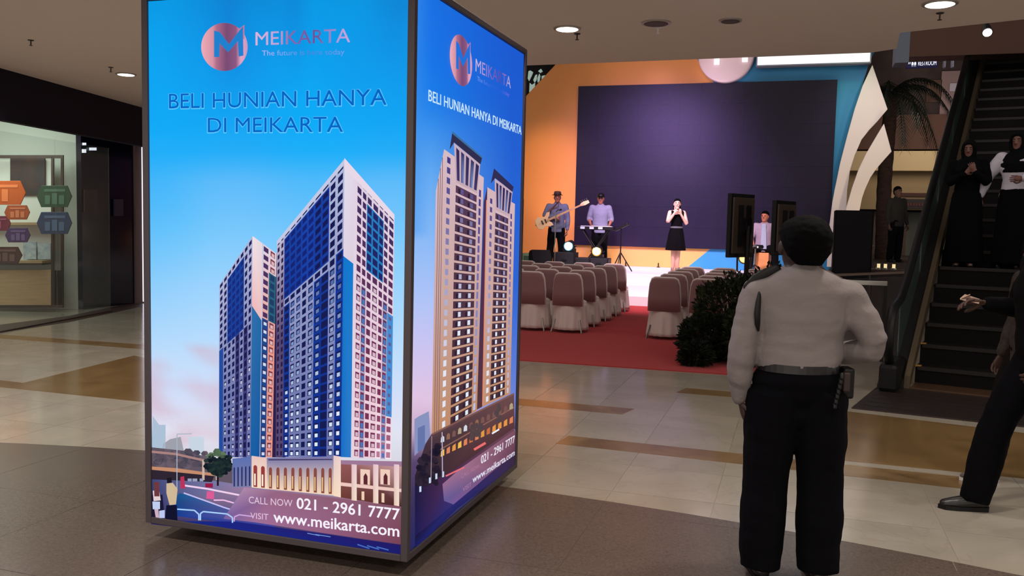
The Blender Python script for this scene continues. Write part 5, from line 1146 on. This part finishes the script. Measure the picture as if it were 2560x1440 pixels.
for k in range(NS):
    s_ = inst(sm1, 'step', esc, (0, .35+.346*k, .2*(k+1))); inst(sm2, 'nosing', s_)
    if k < 2: inst(sm3, 'edge_mark', s_)
lp = M().prism([(-.32, -1.37, 0), (1.5, -1.22, 0), (1.5, .0, 0), (-.30, .0, 0)], (0, 0, .014)).build('landing_plate', mat('dark_landing_plate', (58, 48, 46), .35, .5, bump=.3, bscale=90, stretch=(1, 12, 1)), esc)
for k in range(5): M().box(-.25, 1.3, -1.2+.2*k, -1.188+.2*k, .014, .018).build('plate_rib', M_nose, lp)
M().box(0, SW, 0, .36, .012, .03).build('comb_plate', mat('comb_bronze', (96, 70, 50), .4, .5), esc)
HR = M_black
def incline(s0, s1, za, zb, f0, f1, name, m):     # slab following the incline between heights za..zb over the nosing line
    T = .577
    M().prism([(s0, f0, max(0.0, T*f0+za)), (s0, f1, T*f1+za), (s0, f1, T*f1+zb), (s0, f0, T*f0+zb)], (s1-s0, 0, 0)).build(name, m, esc)
for sd_ in (0, 1):
    X = (lambda a, b: (a, b)) if not sd_ else (lambda a, b: (SW-b, SW-a))
    a, b = X(-.06, -.005); incline(a, b, -.35, .14, .0, 9.5, 'skirt_board', mat('skirt_steel', (104, 90, 70), .45, .4))
    a, b = X(-.28, -.06); incline(a, b, -.5, .10, -.1, 9.5, 'deck', mat('deck_dark', (24, 21, 20), .5, .2))
    a, b = X(-.30, -.28); incline(a, b, -1.2 if 0 else -.6, .10, -.1, 9.5, 'outer_cladding', mat('cladding', (44, 40, 38), .5, .4))
    for k in range(6):
        f0 = .25+k*1.55; a, b = X(-.175, -.165); incline(a, b, .10, .66, f0, f0+1.53, 'glass_panel', M_gglass)
    x_ = -.17 if not sd_ else SW+.17
    pts = [(x_, .55, .30), (x_, .1, .18), (x_, -.22, .24), (x_, -.42, .42), (x_, -.42, .66), (x_, -.24, .84), (x_, .05, .88), (x_, .3, .92), (x_, .6, 1.06)]+[(x_, f, .577*f+.70) for f in (1, 3, 5, 7, 9.5)]
    M().tube(pts, .045, 12, flat=.8).build('handrail', HR, esc, smooth=True)
    M().tube([(x_, .5, .34), (x_, .1, .24), (x_, -.18, .30), (x_, -.34, .46), (x_, -.34, .64), (x_, -.2, .78), (x_, .1, .83), (x_, .5, .95)]+[(x_, f, .577*f+.64) for f in (1, 3, 5, 7, 9.5)], .016, 8).build('rail_track', M_chrome, esc, smooth=True)
    M().box(x_-.09, x_+.09, -.36, .35, 0, .30).build('newel_base', M_black, esc, bevel=.05)
def EW(s, f, z): return E0+es*s+ef*f+Vector((0, 0, z))
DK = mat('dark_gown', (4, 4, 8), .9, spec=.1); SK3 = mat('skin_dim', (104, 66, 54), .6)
kz = .2*6+.004; p = EW(.25, .35+.346*5+.16, kz)
person('woman in black headscarf and long dark clothes riding the escalator, hands raised to chest', tuple(p), -EA+R_(6), 1.52, skin=SK3, female=True, J=dict(elL=(-.24, -.06, 1.12), wrL=(-.05, -.20, 1.24), hdL=(.6, 0, .6), pmL=(0, 1, 0), elR=(.24, -.06, 1.12), wrR=(.08, -.22, 1.26), hdR=(-.4, 0, .8), pmR=(0, 1, 0), hiL=(-.07, 0, .88), hiR=(.07, 0, .88), anL=(-.08, .02, .085), anR=(.08, 0, .085)),
    top=DK, bottom=DK, kind='gown', shoe=mat('pale_shoe', (120, 96, 84), .6), hair='hijab', tuck=False, vox=.013, head=(R_(-10), R_(8)))
p = EW(.76, .35+.346*5+.16, kz)
person('woman in black headscarf and loose white blouse standing at the right side of the escalator', tuple(p), -EA-R_(18), 1.60, skin=SK3, female=True, J=dict(elL=(-.33, -.04, 1.16), wrL=(-.38, -.10, .92), elR=(.30, -.1, 1.14), wrR=(.18, -.26, 1.12)),
    top=mat('white_blouse', (190, 184, 196), .85), bottom=DK, kind='gown', shoe=SHOE, hair='hijab', tuck=False, vox=.013, sl=1.25)
# ------------------------------------------------------------------ rail and little lamps in front of the restaurant
def rail(p0, p1, z, lab, m, th=.028):
    p0 = Vector((p0.x, p0.y, 0)); p1 = Vector((p1.x, p1.y, 0)); L_ = (p1-p0).length; a = math.atan2((p1-p0).y, (p1-p0).x)
    t = thing('glass_railing', lab, 'railing', tuple(p0), a)
    M().box(0, L_, -th, th, z-th*1.3, z).build('handrail', m, t, bevel=.006)
    n_ = max(2, int(L_/1.0)+1)
    for k in range(n_): x = .02+(L_-.04)*k/(n_-1); M().box(x-.02, x+.02, -.012, .012, 0, z-.03).build('post', mat('dark_post', (36, 30, 28), .5), t)
    for k in range(n_-1): x0 = .02+(L_-.04)*k/(n_-1)+.03; x1 = .02+(L_-.04)*(k+1)/(n_-1)-.03; M().box(x0, x1, -.005, .005, .06, z-.08).build('glass', mat('rail_glass', (90, 80, 80), .05, alpha=.25), t)
rail(PY(2080, 700, 11.6), PY(2219, 706, 11.6), 1.0, 'short glass railing with bright steel handrail right behind the guard', M_chrome, .045)
rail(PY(2040, 702, 12.6), PY(2290, 656, 15.0), 1.0, 'longer glass railing with brownish handrail running back behind the steel one', mat('brown_rail', (120, 96, 82), .4, .3))
cp_ = PY(2214, 668, 16.2)
ct = thing('counter', 'dark counter carrying three small glowing lamps', 'counter', (cp_.x, 16.2, 0)); M().box(-.55, .55, -.2, .25, 0, .92).build('cabinet', mat('counter_dark', (40, 30, 28), .5), ct, bevel=.01); M().box(-.6, .6, -.25, .3, .92, .96).build('counter_top', M_dwood, ct)
for px, lab in ((2197, 'left'), (2214, 'middle'), (2235, 'right')):
    q = PY(px, 657, 16.2); t = thing('table_lamp', 'small glowing glass lamp on the dark counter, %s one of three' % lab, 'lamp', (q.x, 16.2, .962))
    M().tube([(0, 0, .02), (0, 0, .09)], .026, 14, dome=False).build('glow_glass', mat('candle_glow', (240, 220, 160), .4, emit=(236, 214, 160), es=.9), t)
    M().rings([(0, 0, 0, .045, .045), (0, 0, .02, .045, .045)], 14).build('foot', M_chrome, t); M().rings([(0, 0, .09, .03, .03), (0, 0, .10, .024, .024)], 14).build('cap', M_black, t)
# ------------------------------------------------------------------ palm
pb = PY(2211, 500, 22.8); pz = PY(2214, 235, 22.8).z
pm = thing('palm_tree', 'tall dark palm tree with rough brown trunk behind the leaf boards', 'palm', (pb.x, 22.8, 0))
tk = [(0.02*math.sin(z*1.7), 0, z) for z in np.linspace(.1, pz, 26)]; rr = [.17-.02*(i/25)+(.012 if i % 2 else 0) for i in range(26)]
M().tube(tk, rr, 16, dome=False).build('trunk', mat('palm_bark', (64, 38, 28), .95, bump=1, bscale=14, rgb2=(30, 18, 15), scale=7, stretch=(1, 1, 3)), pm, smooth=True)
M().rings([(0, 0, 0, .24, .24), (0, 0, .5, .28, .28), (0, 0, .52, .31, .31), (0, 0, .58, .31, .31)], 28).build('planter', M_black, pm)
M_fr = mat('palm_green', (16, 24, 20), .8, rgb2=(30, 42, 32), scale=4)
for k in range(24):
    a = k*2.4+.3; up = random.uniform(-.1, 1.2); ln = random.uniform(1.4, 2.2)
    if math.cos(a) < -.25: ln *= .55
    fr_ = M(); rib = []; p = Vector((0, 0, pz)); d = Vector((math.cos(a), math.sin(a), up)).normalized()
    for i in range(9): rib.append(p.copy()); p = p+d*ln/8; d = (d+Vector((0, 0, -.30))).normalized()
    fr_.tube(rib, [.02-.0018*i for i in range(9)], 6)
    for i in range(1, 9):
        for q in (0, .33, .66):
            if i == 8 and q: continue
            o_ = rib[i].lerp(rib[min(8, i+1)], q); t_ = (rib[min(8, i+1)]-rib[i-1]).normalized(); sd = t_.cross(Vector((0, 0, 1))).normalized()
            for s_ in (-1, 1):
                e_ = o_+sd*s_*(.32-.022*i)+t_*.14+Vector((0, 0, -.16)); fr_.add([o_-t_*.018, o_+t_*.018, e_], [(0, 1, 2)])
    fr_.build('frond', M_fr, pm)
# ------------------------------------------------------------------ restaurant and far mall beyond the stage
def wallrect(x0, y0, x1, y1, y, d, name, m, floor=False):
    a = PY(x0, y0, y); b = PY(x1, y1, y); z0 = 0 if floor else min(a.z, b.z)
    o = M().box(min(a.x, b.x), max(a.x, b.x), y, y+d, z0, max(a.z, b.z)).build(name, m); return tag(o, kind='structure')
wallrect(2020, 290, 2600, 372, 27, .4, 'wall_upper_gallery', mat('gallery_brown', (92, 62, 52), .8))
tag(wallrect(2020, 378, 2600, 428, 26.6, .8, 'trim_4', M_beige), kind='structure')
wallrect(2020, 424, 2600, 530, 27, .4, 'wall_fascia', mat('tan_fascia', (162, 136, 98), .7))
wallrect(2020, 526, 2600, 700, 27.6, .2, 'wall_restaurant', mat('pale_green_wall', (112, 120, 104), .6, rgb2=(70, 70, 62), scale=.9), True)
wallrect(2020, 60, 2600, 296, 27.4, .3, 'wall_upper', mat('upper_dark', (50, 38, 40), .9, rgb2=(80, 66, 62), scale=.8))
# columns between the greenish panels
for px, nm in ((2250, 'a'), (2325, 'b'), (2185, 'c')):
    wallrect(px, 528, px+9, 700, 27.3, .2, 'trim_5', mat('column_brown', (84, 62, 52), .7), True)
def sign(x0, y0, x1, y1, y, lab, m, body=None, ink=None, em=None, name='shop_sign', cat='sign'):
    a = PY(x0, y0, y); b = PY(x1, y1, y); c = Vector(((a.x+b.x)/2, y, (a.z+b.z)/2)); w2, h2 = abs(b.x-a.x)/2, abs(a.z-b.z)/2
    t = thing(name, lab, cat, tuple(c)); M().box(-w2, w2, 0, .08, -h2, h2).build('board', m, t)
    if body: text_obj(body, 'lettering', ink, (-w2*.86, -.008, -h2*.55), (w2*1.72, 0, 0), (0, 0, h2*1.1), t)
    return t, w2, h2
sign(2253, 482, 2316, 491, 26.919, 'thin dark red bar sign on the tan restaurant fascia', mat('dark_red', (70, 24, 20), .6))
t, w2, h2 = sign(2244, 497, 2326, 522, 26.919, 'dark restaurant name board with dim red lettering under the tan fascia', mat('sign_dark', (30, 12, 14), .5))
for k in range(9): x = -w2*.75+k*w2*.17; M().box(x, x+w2*.1, -.02, 0, -h2*.45, h2*.1).build('letter', mat('dim_red_letter', (90, 26, 30), .5), t)
t, w2, h2 = sign(2267, 149, 2344, 168, 21.8, 'small dark blue lit RESTROOM sign with white letters, top right', mat('sign_blue', (12, 12, 40), .4, emit=(10, 10, 60), es=.6))
rz_ = 9.0-t.location.z
for x in (-.3, .3): M().tube([(x, .04, h2), (x, .04, rz_)], .012, 8, dome=False).build('hanger_rod', M_black, t)
MW = mat('sign_white_glow', (240, 245, 255), .4, emit=(240, 245, 255), es=1.1)
text_obj('RESTROOM', 'lettering', MW, (-w2*.25, -.01, -h2*.5), (w2*1.15, 0, 0), (0, 0, h2*1.05), t)
for k, x in enumerate((-.62, -.45)):
    pg = M(); disc(pg, (w2*x, h2*.48), h2*.18, -.012, 0, 12); pg.box(w2*x-h2*.2, w2*x+h2*.2, -.012, 0, -h2*.3, h2*.25).box(w2*x-h2*.14, w2*x-.01, -.012, 0, -h2*.7, -h2*.3).box(w2*x+.01, w2*x+h2*.14, -.012, 0, -h2*.7, -h2*.3); pg.build('pictogram', MW, t)
for k in range(3): M().prism([(-w2*(.98-k*.09), -.012, -h2*.1), (-w2*(.95-k*.09), -.012, -h2*.1), (-w2*(.92-k*.09), -.012, h2*.6), (-w2*(.95-k*.09), -.012, h2*.6)], (0, .01, 0)).build('slash', MW, t)
sign(2355, 178, 2398, 292, 27.319, 'pale mauve hanging banner left of the escalator handrail', mat('mauve_banner', (150, 122, 124), .7), name='banner', cat='banner')
sign(2375, 208, 2392, 228, 27.238, 'small pinkish white notice on the pale banner', mat('notice', (190, 180, 196), .7), name='notice', cat='notice')
sign(2318, 200, 2352, 255, 27.319, 'dim tan and pink gallery display left of the pale banner', mat('dim_tan', (110, 84, 70), .8, rgb2=(70, 44, 40), scale=2), name='gallery_display', cat='display')
t = thing('hanging_duct', 'pair of thin silvery tubes hanging near the RESTROOM sign', 'duct', tuple(PY(2375, 120, 22)))
for x in (-.1, .06): M().tube([(x, 0, .45), (x, 0, -.42)], .045, 10).build('tube', mat('silvery', (150, 152, 170), .35, .6), t, smooth=True)
M().box(-.2, .2, -.05, .05, .45, .52).box(-.03, .03, -.03, .03, .52, 9.0-t.location.z).build('bracket', M_black, t)
# beams and soffits above the escalator void
wallrect(2258, 62, 2700, 128, 16, .5, 'trim_6', mat('brown_beam', (84, 58, 46), .8))
wallrect(2243, 60, 2272, 156, 14.0, .4, 'trim_7', mat('blue_grey_beam', (96, 104, 120), .7))
tl = thing('track_spotlight', 'small bright white spotlight hanging above the escalator', 'spotlight', tuple(PY(2467, 75, 9.6)))
M().tube([(0, .06, .05), (0, 0, 0), (0, -.035, -.03)], [.035, .045, .05], 16, dome=False).build('housing', M_black, tl); M().tube([(0, -.036, -.031), (0, -.042, -.036)], .04, 16, dome=False).build('lens', mat('spot_lens', (255, 255, 250), .3, emit=(255, 255, 250), es=7), tl)
M().tube([(0, .05, .05), (0, .05, 1.5)], .008, 8, dome=False).build('stem', M_black, tl); 
# figure standing by the palm, on a raised terrace
tr_ = PY(2237, 655, 21); ter = M().box(tr_.x-.5, 12, 20.4, 27.0, 0, tr_.z).build('floor_terrace', mat('terrace_dark', (52, 40, 36), .6)); tag(ter, kind='structure')
person('person in dark clothes standing beside the palm trunk on the terrace', (PY(2238, 600, 21).x, 21, tr_.z), R_(35), 1.66, skin=mat('skin_far', (70, 46, 40), .7), top=mat('far_dark_shirt', (10, 8, 10), .9), bottom=BLKTR, shoe=SHOE, hair='short', tuck=False, vox=.014)
# mall level seen over the left shoulder of the backdrop: dark shop front with lit letter shapes
wallrect(1200, 120, 1440, 420, 24, .3, 'wall_left_gallery', mat('gallery_black', (26, 20, 26), .9))
sgn = thing('lit_letters', 'pale glowing decorative shapes on a dark wall at the upper left of the backdrop', 'sign', tuple(PY(1335, 195, 23.9)))
og = sgn.location.copy(); MG = mat('pale_glow', (170, 190, 180), .5, emit=(150, 172, 160), es=.7)
for pts in ([(1321, 178), (1326, 176), (1332, 180), (1328, 190), (1322, 202), (1319, 196)], [(1333, 200), (1338, 188), (1342, 186), (1340, 200), (1336, 206)], [(1343, 196), (1348, 184), (1350, 190), (1348, 202), (1344, 206)], [(1354, 190), (1362, 188), (1360, 196), (1354, 198)], [(1324, 207), (1330, 212), (1337, 207), (1336, 220), (1328, 234), (1323, 230)], [(1345, 178), (1352, 172), (1356, 178), (1350, 182)]):
    M().prism([PY(x, y, 23.9)-og for x, y in pts], (0, .05, 0)).build('glyph', MG, sgn)
bpy.data.scenes.remove(TS_)
